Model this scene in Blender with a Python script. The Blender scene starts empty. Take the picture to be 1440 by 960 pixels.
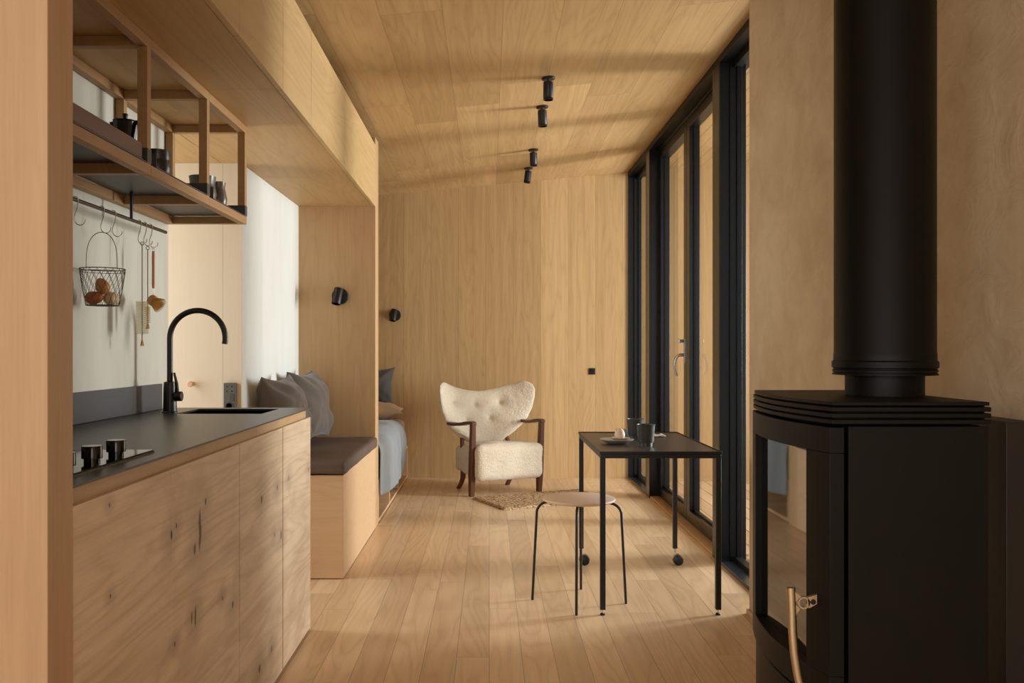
import bpy, bmesh, math, random
from mathutils import Vector, Matrix, noise
random.seed(7)
SC = bpy.context.scene
COL = SC.collection
PI = math.pi

# ------------------------------------------------------------------ camera
F = 1260.0                      # focal length in pixels of the 1440 wide frame
CAMZ = 1.15
cam = bpy.data.objects.new('camera', bpy.data.cameras.new('camera'))
COL.objects.link(cam)
cam.location = (0, 0, CAMZ)
cam.rotation_euler = (PI / 2, 0, 0)
cam.data.sensor_width = 36.0
cam.data.lens = 36.0 * F / 1440.0
cam.data.shift_x = 32 / 1440.0
cam.data.shift_y = 11 / 1440.0
cam.data.clip_start = 0.05
SC.camera = cam

# ------------------------------------------------------------------ view, world and daylight
SC.view_settings.view_transform = 'Standard'
SC.view_settings.look = 'None'
SC.view_settings.exposure = 0.0
SC.view_settings.gamma = 1.0
SC.view_settings.use_curve_mapping = False
SC.cycles.use_denoising = True
SC.cycles.max_bounces = 10
SC.cycles.diffuse_bounces = 6
SC.cycles.transparent_max_bounces = 16
SC.cycles.sample_clamp_indirect = 6.0
SC.cycles.caustics_reflective = False
SC.cycles.caustics_refractive = False

w = bpy.data.worlds.new('sky')
SC.world = w
w.use_nodes = True
bg = w.node_tree.nodes['Background']
bg.inputs[0].default_value = (0.86, 0.94, 1.0, 1)
bg.inputs[1].default_value = 1.4


def area_light(name, loc, target, sx, sy, power, color=(1, 1, 1), spread=PI):
    l = bpy.data.lights.new(name, 'AREA')
    l.shape = 'RECTANGLE'
    l.size, l.size_y = sx, sy
    l.energy = power
    l.color = color
    l.spread = spread
    o = bpy.data.objects.new(name, l)
    COL.objects.link(o)
    o.location = loc
    d = Vector(target) - Vector(loc)
    o.rotation_euler = d.to_track_quat('-Z', 'Y').to_euler()
    return o


# low bright sky seen under the porch roof, abeam of the glazed doors
area_light('daylight_beam', (5.2, 5.7, 1.35), (0, 4.66, 1.0), 0.8, 1.8, 250, (1.0, 0.99, 0.97))
# the wide sky beyond the porch
area_light('daylight_wide', (3.55, 6.2, 1.45), (0, 6.2, 1.2), 3.4, 2.3, 98, (0.92, 0.97, 1.0))
# window in the end of the room behind the camera
area_light('daylight_rear', (-0.2, -1.5, 1.45), (-0.5, 3, 1.1), 2.4, 2.1, 48, (1.0, 0.97, 0.94))
area_light('daylight_rear_side', (-1.7, -1.0, 1.7), (1.1, 2.2, 1.5), 1.0, 1.5, 18, (1.0, 0.97, 0.94))
# side window of the recess behind the kitchen wall
area_light('daylight_recess', (-2.5, 4.02, 1.5), (-1.4, 4.25, 1.1), 0.55, 1.7, 20, (1.0, 0.98, 0.95))


# ------------------------------------------------------------------ mesh helpers
class MB:
    def __init__(s):
        s.bm = bmesh.new()

    def box(s, x0, x1, y0, y1, z0, z1):
        vs = [s.bm.verts.new(p) for p in ((x0, y0, z0), (x1, y0, z0), (x1, y1, z0), (x0, y1, z0),
                                          (x0, y0, z1), (x1, y0, z1), (x1, y1, z1), (x0, y1, z1))]
        for f in ((3, 2, 1, 0), (4, 5, 6, 7), (0, 1, 5, 4), (1, 2, 6, 5), (2, 3, 7, 6), (3, 0, 4, 7)):
            s.bm.faces.new([vs[i] for i in f])
        return s

    def prism(s, poly, lo, hi, axis='z'):
        """extrude a 2d polygon: axis z -> (x,y), axis y -> (x,z), axis x -> (y,z)"""
        def P(p, h):
            if axis == 'z':
                return (p[0], p[1], h)
            if axis == 'y':
                return (p[0], h, p[1])
            return (h, p[0], p[1])
        a = [s.bm.verts.new(P(p, lo)) for p in poly]
        b = [s.bm.verts.new(P(p, hi)) for p in poly]
        n = len(poly)
        fs = [s.bm.faces.new(a), s.bm.faces.new(b)]
        for i in range(n):
            fs.append(s.bm.faces.new((a[i], a[(i + 1) % n], b[(i + 1) % n], b[i])))
        return s

    def ring(s, c, axis, r, seg, r2=None, ref=None):
        axis = Vector(axis).normalized()
        if ref is None:
            ref = Vector((0, 0, 1)) if abs(axis.z) < 0.9 else Vector((1, 0, 0))
        u = axis.cross(ref).normalized()
        v = axis.cross(u).normalized()
        r2 = r if r2 is None else r2
        return [s.bm.verts.new(Vector(c) + u * (r * math.cos(2 * PI * k / seg)) + v * (r2 * math.sin(2 * PI * k / seg))) for k in range(seg)]

    def bridge(s, a, b):
        n = len(a)
        for k in range(n):
            s.bm.faces.new((a[k], a[(k + 1) % n], b[(k + 1) % n], b[k]))

    def cyl(s, p0, p1, r0, r1=None, seg=20):
        r1 = r0 if r1 is None else r1
        ax = Vector(p1) - Vector(p0)
        a = s.ring(p0, ax, r0, seg)
        b = s.ring(p1, ax, r1, seg)
        s.bridge(a, b)
        s.bm.faces.new(a)
        s.bm.faces.new(b)
        return s

    def tube(s, pts, r, seg=8, closed=False, r2=None, ref=None, radii=None):
        pts = [Vector(p) for p in pts]
        n = len(pts)
        rings = []
        if ref is None:
            # a fixed reference that is never parallel to the path
            tot = sum(((pts[(i + 1) % n] - pts[i]).normalized() * 1 for i in range(n - 1)), Vector())
            cands = [Vector((1, 0, 0)), Vector((0, 1, 0)), Vector((0, 0, 1))]
            ref = min(cands, key=lambda c: max(abs((pts[i + 1] - pts[i]).normalized().dot(c)) for i in range(n - 1)))
        for i in range(n):
            if closed:
                t = pts[(i + 1) % n] - pts[i - 1]
            elif i == 0:
                t = pts[1] - pts[0]
            elif i == n - 1:
                t = pts[-1] - pts[-2]
            else:
                t = (pts[i + 1] - pts[i]).normalized() + (pts[i] - pts[i - 1]).normalized()
            k = radii[i] if radii else 1.0
            rings.append(s.ring(pts[i], t, r * k, seg, None if r2 is None else r2 * k, ref))
        for i in range(n - 1):
            s.bridge(rings[i], rings[i + 1])
        if closed:
            s.bridge(rings[-1], rings[0])
        else:
            s.bm.faces.new(rings[0])
            s.bm.faces.new(rings[-1])
        return s

    def lathe(s, prof, c=(0, 0, 0), seg=32, M=None):
        """prof: (r, z) from bottom to top; r=0 closes"""
        c = Vector(c)
        rings = []
        for r, z in prof:
            if r < 1e-6:
                p = Vector((0, 0, z))
                rings.append([s.bm.verts.new((M @ p if M else p) + c)])
            else:
                q = []
                for k in range(seg):
                    a = 2 * PI * k / seg
                    p = Vector((r * math.cos(a), r * math.sin(a), z))
                    q.append(s.bm.verts.new((M @ p if M else p) + c))
                rings.append(q)
        for a, b in zip(rings[:-1], rings[1:]):
            if len(a) == 1 and len(b) == 1:
                continue
            if len(a) == 1:
                for k in range(seg):
                    s.bm.faces.new((a[0], b[(k + 1) % seg], b[k]))
            elif len(b) == 1:
                for k in range(seg):
                    s.bm.faces.new((a[k], a[(k + 1) % seg], b[0]))
            else:
                s.bridge(a, b)
        if len(rings[0]) > 1:
            s.bm.faces.new(rings[0])
        if len(rings[-1]) > 1:
            s.bm.faces.new(rings[-1])
        return s

    def grid(s, fn, nu, nv, wrap_u=False):
        V = [[s.bm.verts.new(fn(i / (nu if wrap_u else nu - 1), j / (nv - 1))) for j in range(nv)] for i in range(nu)]
        for i in range(nu if wrap_u else nu - 1):
            for j in range(nv - 1):
                i2 = (i + 1) % nu
                s.bm.faces.new((V[i][j], V[i2][j], V[i2][j + 1], V[i][j + 1]))
        return V

    def build(s, name, mat, parent=None, local=False, smooth=None, bevel=0.0, subsurf=0, origin=None, seg=2, weld=0.0):
        if weld:
            bmesh.ops.remove_doubles(s.bm, verts=s.bm.verts, dist=weld)
        bmesh.ops.recalc_face_normals(s.bm, faces=s.bm.faces)
        me = bpy.data.meshes.new(name)
        off = Vector((0, 0, 0))
        if parent is not None:
            if not local:
                p = parent
                while p is not None:
                    off += Vector(p.location)
                    p = p.parent
        elif origin == 'base':
            xs = [v.co for v in s.bm.verts]
            lo = Vector((min(c.x for c in xs), min(c.y for c in xs), min(c.z for c in xs)))
            hi = Vector((max(c.x for c in xs), max(c.y for c in xs), max(c.z for c in xs)))
            off = Vector(((lo.x + hi.x) / 2, (lo.y + hi.y) / 2, lo.z))
        if off.length > 0:
            bmesh.ops.translate(s.bm, verts=s.bm.verts, vec=-off)
        s.bm.to_mesh(me)
        s.bm.free()
        me.materials.append(mat)
        o = bpy.data.objects.new(name, me)
        COL.objects.link(o)
        if parent is not None:
            o.parent = parent
        elif origin == 'base':
            o.location = off
        if smooth is None:
            smooth = 40
        if smooth:
            for p in me.polygons:
                p.use_smooth = True
            me.set_sharp_from_angle(angle=math.radians(smooth))
        if bevel:
            m = o.modifiers.new('edge', 'BEVEL')
            m.width = bevel
            m.segments = seg
            m.limit_method = 'ANGLE'
            m.angle_limit = math.radians(40)
        if subsurf:
            m = o.modifiers.new('soft', 'SUBSURF')
            m.levels = m.render_levels = subsurf
        return o


def thing(name, label, cat, loc=(0, 0, 0), group=None, rot=(0, 0, 0)):
    o = bpy.data.objects.new(name, None)
    o.empty_display_size = 0.05
    COL.objects.link(o)
    o.location = loc
    o.rotation_euler = rot
    return tag(o, label, cat, group)


def tag(o, label, cat, group=None, kind=None):
    o['label'] = label
    o['category'] = cat
    if group:
        o['group'] = group
    if kind:
        o['kind'] = kind
    return o


def struct(o, label, cat):
    return tag(o, label, cat, kind='structure')


def arc(c, r, a0, a1, n, plane='xz'):
    out = []
    for i in range(n + 1):
        a = math.radians(a0 + (a1 - a0) * i / n)
        u, v = r * math.cos(a), r * math.sin(a)
        if plane == 'xz':
            out.append((c[0] + u, c[1], c[2] + v))
        elif plane == 'yz':
            out.append((c[0], c[1] + u, c[2] + v))
        else:
            out.append((c[0] + u, c[1] + v, c[2]))
    return out


# ------------------------------------------------------------------ materials
def srgb(r, g, b):
    f = lambda c: (c / 255 / 12.92) if c / 255 <= 0.04045 else ((c / 255 + 0.055) / 1.055) ** 2.4
    return (f(r), f(g), f(b), 1)


class NT:
    def __init__(s, name):
        s.m = bpy.data.materials.new(name)
        s.m.use_nodes = True
        s.t = s.m.node_tree
        s.bsdf = s.t.nodes['Principled BSDF']

    def n(s, typ, **kw):
        nd = s.t.nodes.new(typ)
        for k, v in kw.items():
            setattr(nd, k, v)
        return nd

    def link(s, a, b):
        s.t.links.new(a, b)

    def setin(s, sock, v):
        if hasattr(v, 'is_linked') or isinstance(v, bpy.types.NodeSocket):
            s.link(v, sock)
        else:
            sock.default_value = v

    def math(s, op, a, b=0.0, c=None, clamp=False):
        nd = s.n('ShaderNodeMath', operation=op, use_clamp=clamp)
        s.setin(nd.inputs[0], a)
        s.setin(nd.inputs[1], b)
        if c is not None:
            s.setin(nd.inputs[2], c)
        return nd.outputs[0]

    def comb(s, x, y, z):
        nd = s.n('ShaderNodeCombineXYZ')
        for i, v in enumerate((x, y, z)):
            s.setin(nd.inputs[i], v)
        return nd.outputs[0]

    def noise(s, vec, scale, detail=2, rough=0.5, dist=0.0):
        nd = s.n('ShaderNodeTexNoise')
        s.link(vec, nd.inputs['Vector'])
        nd.inputs['Scale'].default_value = scale
        nd.inputs['Detail'].default_value = detail
        nd.inputs['Roughness'].default_value = rough
        nd.inputs['Distortion'].default_value = dist
        return nd.outputs['Fac']

    def white(s, vec):
        nd = s.n('ShaderNodeTexWhiteNoise', noise_dimensions='3D')
        s.link(vec, nd.inputs['Vector'])
        return nd.outputs['Value']

    def mix(s, fac, a, b, blend='MIX'):
        nd = s.n('ShaderNodeMix', data_type='RGBA', blend_type=blend)
        s.setin(nd.inputs[0], fac)
        s.setin(nd.inputs[6], a)
        s.setin(nd.inputs[7], b)
        return nd.outputs[2]

    def ramp(s, fac, stops):
        nd = s.n('ShaderNodeValToRGB')
        el = nd.color_ramp.elements
        while len(el) < len(stops):
            el.new(0.5)
        for e, (p, c) in zip(el, stops):
            e.position = p
            e.color = c if len(c) == 4 else (*c, 1)
        s.link(fac, nd.inputs[0])
        return nd.outputs[0]

    def coords(s, world=True):
        if world:
            g = s.n('ShaderNodeNewGeometry').outputs['Position']
        else:
            g = s.n('ShaderNodeTexCoord').outputs['Object']
        sp = s.n('ShaderNodeSeparateXYZ')
        s.link(g, sp.inputs[0])
        return g, sp.outputs[0], sp.outputs[1], sp.outputs[2]

    def bump(s, h, strength=0.2, dist=0.002):
        nd = s.n('ShaderNodeBump')
        nd.inputs['Strength'].default_value = strength
        nd.inputs['Distance'].default_value = dist
        s.link(h, nd.inputs['Height'])
        s.link(nd.outputs[0], s.bsdf.inputs['Normal'])

    def base(s, c, rough=0.5, spec=None, metal=None):
        s.setin(s.bsdf.inputs['Base Color'], c)
        s.setin(s.bsdf.inputs['Roughness'], rough)
        if spec is not None:
            s.bsdf.inputs['Specular IOR Level'].default_value = spec
        if metal is not None:
            s.bsdf.inputs['Metallic'].default_value = metal


def wood(name, light, dark, grain='z', across='x', pw=0.25, pl=None, off=0.0, tint=0.10, ring=0.5, fine=0.35,
         joint=0.0, joint_w=0.002, rough=0.5, spec=0.35, scale=1.0, knots=None, world=True, seed=0.0, bumpy=0.12):
    N = NT(name)
    g, x, y, z = N.coords(world)
    ax = {'x': x, 'y': y, 'z': z}
    a, b = ax[grain], ax[across]
    c = ax[[k for k in 'xyz' if k not in (grain, across)][0]]
    bo = N.math('ADD', b, off)
    bw = N.math('DIVIDE', bo, pw)
    idb = N.math('FLOOR', bw)
    fb = N.math('SUBTRACT', bw, idb)
    r0 = N.white(N.comb(idb, seed + 3.3, 0.5))
    jd = N.math('MINIMUM', fb, N.math('SUBTRACT', 1.0, fb))
    jline = N.math('LESS_THAN', jd, joint_w / pw)
    if pl:
        al = N.math('ADD', N.math('DIVIDE', a, pl), N.math('MULTIPLY', r0, 7.0))
        ida = N.math('FLOOR', al)
        fa = N.math('SUBTRACT', al, ida)
        rnd = N.white(N.comb(idb, ida, seed + 1.7))
        jl2 = N.math('LESS_THAN', N.math('MINIMUM', fa, N.math('SUBTRACT', 1.0, fa)), joint_w / pl)
        jline = N.math('MAXIMUM', jline, jl2)
    else:
        rnd = r0
    sh = N.math('MULTIPLY', rnd, 37.0)
    vec = N.comb(N.math('ADD', N.math('MULTIPLY', a, 0.55 * scale), sh), N.math('MULTIPLY', b, 5.0 * scale), N.math('ADD', N.math('MULTIPLY', c, 5.0 * scale), sh))
    n1 = N.noise(vec, 1.0, 2, 0.45, 0.35)
    rings = N.math('ABSOLUTE', N.math('SINE', N.math('MULTIPLY', n1, 46.0)))
    rings = N.math('POWER', rings, 0.6)
    vecf = N.comb(N.math('ADD', N.math('MULTIPLY', a, 5.0), sh), N.math('MULTIPLY', b, 170.0), N.math('MULTIPLY', c, 170.0))
    fn = N.noise(vecf, 1.0, 3, 0.6)
    vecm = N.comb(N.math('ADD', N.math('MULTIPLY', a, 0.8), sh), N.math('MULTIPLY', b, 24.0), N.math('MULTIPLY', c, 24.0))
    mn = N.noise(vecm, 1.0, 3, 0.55)
    t = N.math('ADD', N.math('MULTIPLY', N.math('SUBTRACT', 1.0, rings), ring * 0.55), N.math('MULTIPLY', N.math('SUBTRACT', fn, 0.3), fine))
    t = N.math('ADD', t, N.math('MULTIPLY', N.math('SUBTRACT', mn, 0.4), fine * 1.4), clamp=True)
    col = N.mix(t, light, dark)
    tv = N.math('MULTIPLY_ADD', rnd, 2 * tint, 1.0 - tint)
    col = N.mix(1.0, col, N.comb(tv, N.math('POWER', tv, 1.15), N.math('POWER', tv, 1.4)), 'MULTIPLY')
    if knots:
        mot = N.noise(N.comb(N.math('MULTIPLY', a, 1.1), N.math('MULTIPLY', b, 3.2), 0.0), 1.6, 4, 0.6, 1.2)
        col = N.mix(N.math('MULTIPLY', N.math('SUBTRACT', mot, 0.46), 2.2, clamp=True), col, dark)
        ka = None
        for (k0, k1, rr, st) in knots:     # along, across, radius, stretch across
            wob = N.math('MULTIPLY', N.math('SUBTRACT', mn, 0.5), rr * 1.6)
            dx = N.math('ADD', N.math('SUBTRACT', a, k0), wob)
            dy = N.math('DIVIDE', N.math('SUBTRACT', b, k1), st)
            d = N.math('SQRT', N.math('ADD', N.math('MULTIPLY', dx, dx), N.math('MULTIPLY', dy, dy)))
            core = N.math('SUBTRACT', 1.0, N.math('DIVIDE', d, rr), clamp=True)
            core = N.math('MULTIPLY', core, 2.2, clamp=True)
            sh_ = 1.0 + (st - 1.0) * 0.25
            dh = N.math('SQRT', N.math('ADD', N.math('MULTIPLY', N.math('MULTIPLY', dx, 0.6), N.math('MULTIPLY', dx, 0.6)), N.math('MULTIPLY', N.math('MULTIPLY', dy, st / sh_), N.math('MULTIPLY', dy, st / sh_))))
            halo = N.math('MULTIPLY', N.math('SUBTRACT', 1.0, N.math('DIVIDE', dh, rr * 6.0), clamp=True), 0.38)
            kk = N.math('MAXIMUM', core, halo)
            ka = kk if ka is None else N.math('MAXIMUM', ka, kk)
        col = N.mix(N.math('MULTIPLY', ka, 0.92), col, srgb(66, 44, 28))
    if joint:
        col = N.mix(N.math('MULTIPLY', jline, joint), col, srgb(50, 34, 20))
    N.base(col, rough, spec)
    if bumpy:
        N.bump(N.math('ADD', N.math('MULTIPLY', fn, 0.6), N.math('MULTIPLY', rings, 0.25)), bumpy, 0.001)
    return N.m


def plain(name, c, rough=0.5, spec=0.5, metal=0.0, nscale=0, namp=0.1, bump=0.0, bdist=0.001, stretch=(1, 1, 1)):
    N = NT(name)
    if nscale:
        g, x, y, z = N.coords(False)
        v = N.comb(N.math('MULTIPLY', x, stretch[0]), N.math('MULTIPLY', y, stretch[1]), N.math('MULTIPLY', z, stretch[2]))
        n = N.noise(v, nscale, 4, 0.6)
        f = N.math('MULTIPLY_ADD', n, 2 * namp, 1.0 - namp)
        col = N.mix(1.0, c, N.comb(f, f, f), 'MULTIPLY')
        N.base(col, rough, spec, metal)
        if bump:
            N.bump(n, bump, bdist)
    else:
        N.base(c, rough, spec, metal)
    return N.m


def plaster(name, c1, c2, bump=0.25, scale=1.0, vertical=False):
    N = NT(name)
    g, x, y, z = N.coords(True)
    k = 0.18 if vertical else 1.0
    v = N.comb(x, y, N.math('MULTIPLY', z, k))
    n = N.noise(v, 3.0 * scale, 5, 0.62, 0.6)
    v2 = N.comb(x, y, N.math('MULTIPLY', z, 0.18 if vertical else 1.35))
    n2 = N.noise(v2, 7.0 * scale, 4, 0.55, 0.9)
    f = N.math('ADD', N.math('MULTIPLY', n, 0.7), N.math('MULTIPLY', n2, 0.3))
    col = N.ramp(f, [(0.32, c2), (0.62, c1)])
    N.base(col, 0.85, 0.2)
    N.bump(N.math('ADD', n2, N.math('MULTIPLY', n, 0.5)), bump, 0.02)
    return N.m


def glass_mat(name, ior=1.5, tint=(1, 1, 1, 1)):
    N = NT(name)
    t = N.t
    tr = N.n('ShaderNodeBsdfTransparent')
    tr.inputs[0].default_value = tint
    gl = N.n('ShaderNodeBsdfGlossy')
    gl.inputs['Roughness'].default_value = 0.0
    fr = N.n('ShaderNodeFresnel')
    fr.inputs[0].default_value = ior
    bf = N.n('ShaderNodeNewGeometry').outputs['Backfacing']
    fac = N.math('MULTIPLY', fr.outputs[0], N.math('SUBTRACT', 1.0, bf))
    mx = N.n('ShaderNodeMixShader')
    N.link(fac, mx.inputs[0])
    N.link(tr.outputs[0], mx.inputs[1])
    N.link(gl.outputs[0], mx.inputs[2])
    N.link(mx.outputs[0], t.nodes['Material Output'].inputs[0])
    return N.m


OL, OD = srgb(200, 168, 119), srgb(150, 114, 70)
def knot(px, py, r, st=1.6):
    Y = 0.7336 * F / (688 - px)
    return (Y, CAMZ - (py - 491) * Y / F, r, st)
M = {}
M['floor'] = wood('oak_floor', srgb(224, 196, 158), srgb(168, 134, 97), 'y', 'x', 0.122, 1.9, tint=0.13, joint=0.5, joint_w=0.0012, rough=0.34, spec=0.45, ring=0.5)
M['ceiling'] = wood('oak_ceiling', OL, OD, 'y', 'x', 0.263, 1.85, off=0.465, tint=0.17, joint=0.4, joint_w=0.0014, rough=0.45, ring=0.42, fine=0.5, seed=5)
M['backwall'] = wood('oak_back_wall', OL, OD, 'z', 'x', 0.245, None, off=0.03, tint=0.13, joint=0.35, joint_w=0.0015, rough=0.5, ring=0.38, fine=0.55)
M['panel'] = wood('oak_panel', srgb(202, 168, 124), srgb(160, 124, 84), 'z', 'x', 0.6, None, off=0.1, tint=0.04, rough=0.5, ring=0.25, fine=0.45, seed=2)
M['post'] = wood('oak_post', srgb(188, 157, 120), srgb(154, 121, 87), 'z', 'x', 0.9, None, tint=0.03, rough=0.5, ring=0.15, fine=0.5, seed=4)
M['postside'] = M['post']
M['cabinet'] = wood('oak_upper_fronts', srgb(206, 176, 124), srgb(164, 130, 82), 'y', 'z', 0.8, None, tint=0.05, rough=0.5, ring=0.5, seed=8)
M['soffit'] = wood('oak_soffit', srgb(198, 164, 112), srgb(154, 116, 70), 'y', 'x', 0.6, 2.0, tint=0.05, rough=0.5, ring=0.45, seed=9)
M['bench'] = wood('oak_bench', srgb(216, 184, 144), srgb(182, 146, 106), 'x', 'z', 0.7, None, tint=0.04, rough=0.5, ring=0.35, seed=11)
M['benchside'] = M['bench']
M['edge'] = wood('oak_edge', srgb(198, 166, 122), srgb(152, 116, 76), 'y', 'z', 0.5, 0.9, tint=0.08, rough=0.45, ring=0.4, seed=12)
M['frame'] = wood('oak_slats', srgb(176, 140, 94), srgb(134, 98, 60), 'y', 'x', 0.3, None, tint=0.05, rough=0.5, ring=0.2, fine=0.5, seed=13)
M['knotty'] = wood('knotty_oak', srgb(230, 209, 178), srgb(180, 152, 120), 'y', 'z', 0.95, None, tint=0.03, rough=0.5, ring=0.6, fine=0.55, scale=1.0, seed=14, knots=[
    knot(274, 772, 0.010, 2.0), knot(281, 745, 0.014, 5.0), knot(289, 705, 0.008), knot(275, 866, 0.008, 4.5), knot(270, 868, 0.006, 3.5), knot(248, 739, 0.006), knot(241, 752, 0.009),
    knot(368, 702, 0.012, 1.6), knot(390, 685, 0.009), knot(395, 752, 0.012, 1.8), knot(386, 752, 0.007), knot(327, 850, 0.010, 1.4), knot(313, 841, 0.006),
    knot(365, 940, 0.014, 1.4), knot(382, 912, 0.008, 2.0), knot(406, 672, 0.008), knot(434, 660, 0.009), knot(155, 838, 0.004), knot(154, 710, 0.004), knot(246, 905, 0.006)])
M['deck'] = wood('deck_boards', srgb(190, 160, 122), srgb(150, 120, 88), 'y', 'x', 0.12, None, tint=0.1, joint=0.85, joint_w=0.004, rough=0.6, ring=0.3, seed=20)
M['porch'] = wood('porch_boards', srgb(158, 126, 80), srgb(122, 90, 52), 'z', 'x', 0.127, None, tint=0.10, joint=0.6, joint_w=0.002, rough=0.55, ring=0.35, seed=21)
M['porchsoffit'] = wood('porch_soffit_boards', srgb(170, 138, 92), srgb(132, 98, 58), 'y', 'x', 0.1, None, tint=0.1, joint=0.75, joint_w=0.003, rough=0.55, ring=0.3, seed=22)
M['pipe'] = plain('matt_black_flue', srgb(8, 7, 6), 0.5, 0.22, nscale=200, namp=0.06)
M['walnut'] = wood('walnut', srgb(104, 66, 44), srgb(60, 36, 24), 'z', 'x', 0.4, None, world=False, tint=0.03, rough=0.38, ring=0.3, fine=0.5)
M['boxwood'] = wood('smoked_wood', srgb(124, 100, 86), srgb(92, 70, 58), 'y', 'z', 0.4, None, tint=0.03, rough=0.55, ring=0.4, seed=30)
M['stoolseat'] = wood('pale_oak_seat', srgb(232, 208, 184), srgb(208, 178, 150), 'x', 'y', 0.5, None, tint=0.03, rough=0.5, ring=0.4, seed=31, world=False)
M['plaster'] = plaster('clay_plaster', srgb(206, 188, 158), srgb(184, 162, 130), 0.45)
M['plasterpale'] = plaster('pale_plaster', srgb(206, 206, 192), srgb(188, 186, 170), 0.15, vertical=True)
M['white'] = plaster('white_wall', srgb(224, 228, 223), srgb(214, 218, 212), 0.05, vertical=True)
M['cream'] = wood('limed_pine', srgb(228, 216, 192), srgb(214, 198, 170), 'z', 'x', 0.27, None, off=-0.035, tint=0.02, joint=0.35, joint_w=0.0012, rough=0.6, ring=0.25, fine=0.2)
M['wallplain'] = plaster('rear_plaster', srgb(206, 180, 144), srgb(196, 168, 130), 0.1)
M['black'] = plain('black_frame', srgb(13, 12, 11), 0.32, 0.4)
M['frameblack'] = plain('dark_window_frame', srgb(14, 17, 17), 0.42, 0.25)
M['blackmatt'] = plain('matt_black_metal', srgb(14, 13, 13), 0.40, 0.5, nscale=300, namp=0.06)
M['steel'] = plain('stainless', srgb(190, 188, 184), 0.25, 0.5, 1.0)
M['wire'] = plain('dark_wire', srgb(96, 88, 80), 0.35, 0.5, 1.0)
M['brass'] = plain('brushed_nickel_handle', srgb(204, 190, 162), 0.32, 0.5, 1.0)
M['worktop'] = plain('graphite_worktop', srgb(54, 53, 50), 0.34, 0.5, nscale=6, namp=0.05)
M['splash'] = plain('graphite_splash', srgb(72, 72, 74), 0.5, 0.4)
M['graysteel'] = plain('grey_steel_tray', srgb(58, 56, 54), 0.45, 0.5)
M['hobglass'] = plain('hob_glass', srgb(10, 10, 10), 0.06, 0.6)
M['hobedge'] = plain('hob_edge', srgb(120, 122, 124), 0.25, 0.5, 1.0)
M['gloss'] = plain('glossy_black', srgb(10, 9, 9), 0.14, 0.6)
M['stove'] = plain('stove_enamel', srgb(9, 7, 5), 0.5, 0.22, nscale=500, namp=0.08)
M['stoveglass'] = plain('stove_glass', srgb(8, 7, 6), 0.03, 1.0)
M['stoveglass'].node_tree.nodes['Principled BSDF'].inputs['IOR'].default_value = 1.9
M['firewall'] = plain('blackened_steel', srgb(44, 36, 28), 0.5, 0.4, nscale=6, namp=0.2)
M['sill'] = plain('sill_metal', srgb(44, 50, 58), 0.22, 0.6)
M['glass'] = glass_mat('window_glass')
M['ceram_dark'] = plain('dark_stoneware', srgb(44, 42, 38), 0.32, 0.5, nscale=40, namp=0.2)
M['ceram_mott'] = plain('mottled_stoneware', srgb(92, 84, 72), 0.3, 0.5, nscale=28, namp=0.75)
M['cupgrey'] = plain('charcoal_stoneware', srgb(62, 64, 62), 0.38, 0.5, nscale=60, namp=0.1)
M['plate'] = plain('grey_glazed_plate', srgb(172, 168, 154), 0.28, 0.5, nscale=30, namp=0.15)
M['egg_white'] = plain('cream_eggshell', srgb(232, 210, 180), 0.5, 0.4, nscale=80, namp=0.03)
M['egg_brown'] = plain('brown_eggshell', srgb(176, 104, 56), 0.45, 0.4, nscale=60, namp=0.08)
M['egg_tan'] = plain('tan_eggshell', srgb(200, 142, 86), 0.45, 0.4, nscale=60, namp=0.06)
M['egg_pale'] = plain('pale_eggshell', srgb(220, 196, 158), 0.45, 0.4, nscale=60, namp=0.05)
M['bristle'] = plain('pale_bristle', srgb(226, 214, 158), 0.8, 0.2)
M['bristle_dark'] = plain('straw_bristle', srgb(206, 168, 92), 0.8, 0.2)
M['beech'] = plain('beech_handle', srgb(188, 128, 88), 0.5, 0.4, nscale=20, namp=0.1, stretch=(6, 6, 1))
M['pegwood'] = plain('pink_wood_peg', srgb(222, 178, 148), 0.55, 0.3)
M['paper'] = plain('white_paper', srgb(236, 234, 228), 0.8, 0.2)
M['blue'] = plain('pale_blue_cover', srgb(170, 200, 214), 0.6, 0.3)
M['orange'] = plain('orange_cover', srgb(206, 120, 70), 0.6, 0.3)


def fabric(name, c, scale=700, amp=0.10, bump=0.15, rough=0.9, sheen=0.2, big=0.06):
    N = NT(name)
    g, x, y, z = N.coords(False)
    n = N.noise(g, scale, 2, 0.5)
    n2 = N.noise(g, 6.0, 3, 0.5)
    f = N.math('ADD', N.math('MULTIPLY_ADD', n, 2 * amp, 1.0 - amp), N.math('MULTIPLY', N.math('SUBTRACT', n2, 0.5), 2 * big))
    N.base(N.mix(1.0, c, N.comb(f, f, f), 'MULTIPLY'), rough, 0.2)
    N.bsdf.inputs['Sheen Weight'].default_value = sheen
    N.bump(n, bump, 0.001)
    return N.m


M['pillow'] = fabric('grey_brown_cotton', srgb(92, 84, 76))
M['pillowdark'] = fabric('dark_grey_cotton', srgb(88, 86, 84))
M['cushion'] = fabric('brown_leather_cushion', srgb(98, 84, 75), 260, 0.05, 0.2, 0.62, 0.0)
M['blanket'] = fabric('blue_grey_quilt', srgb(138, 147, 151))
M['sheet'] = fabric('dusty_pink_sheet', srgb(184, 156, 142))
M['linen'] = fabric('beige_linen', srgb(200, 176, 146))


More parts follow.
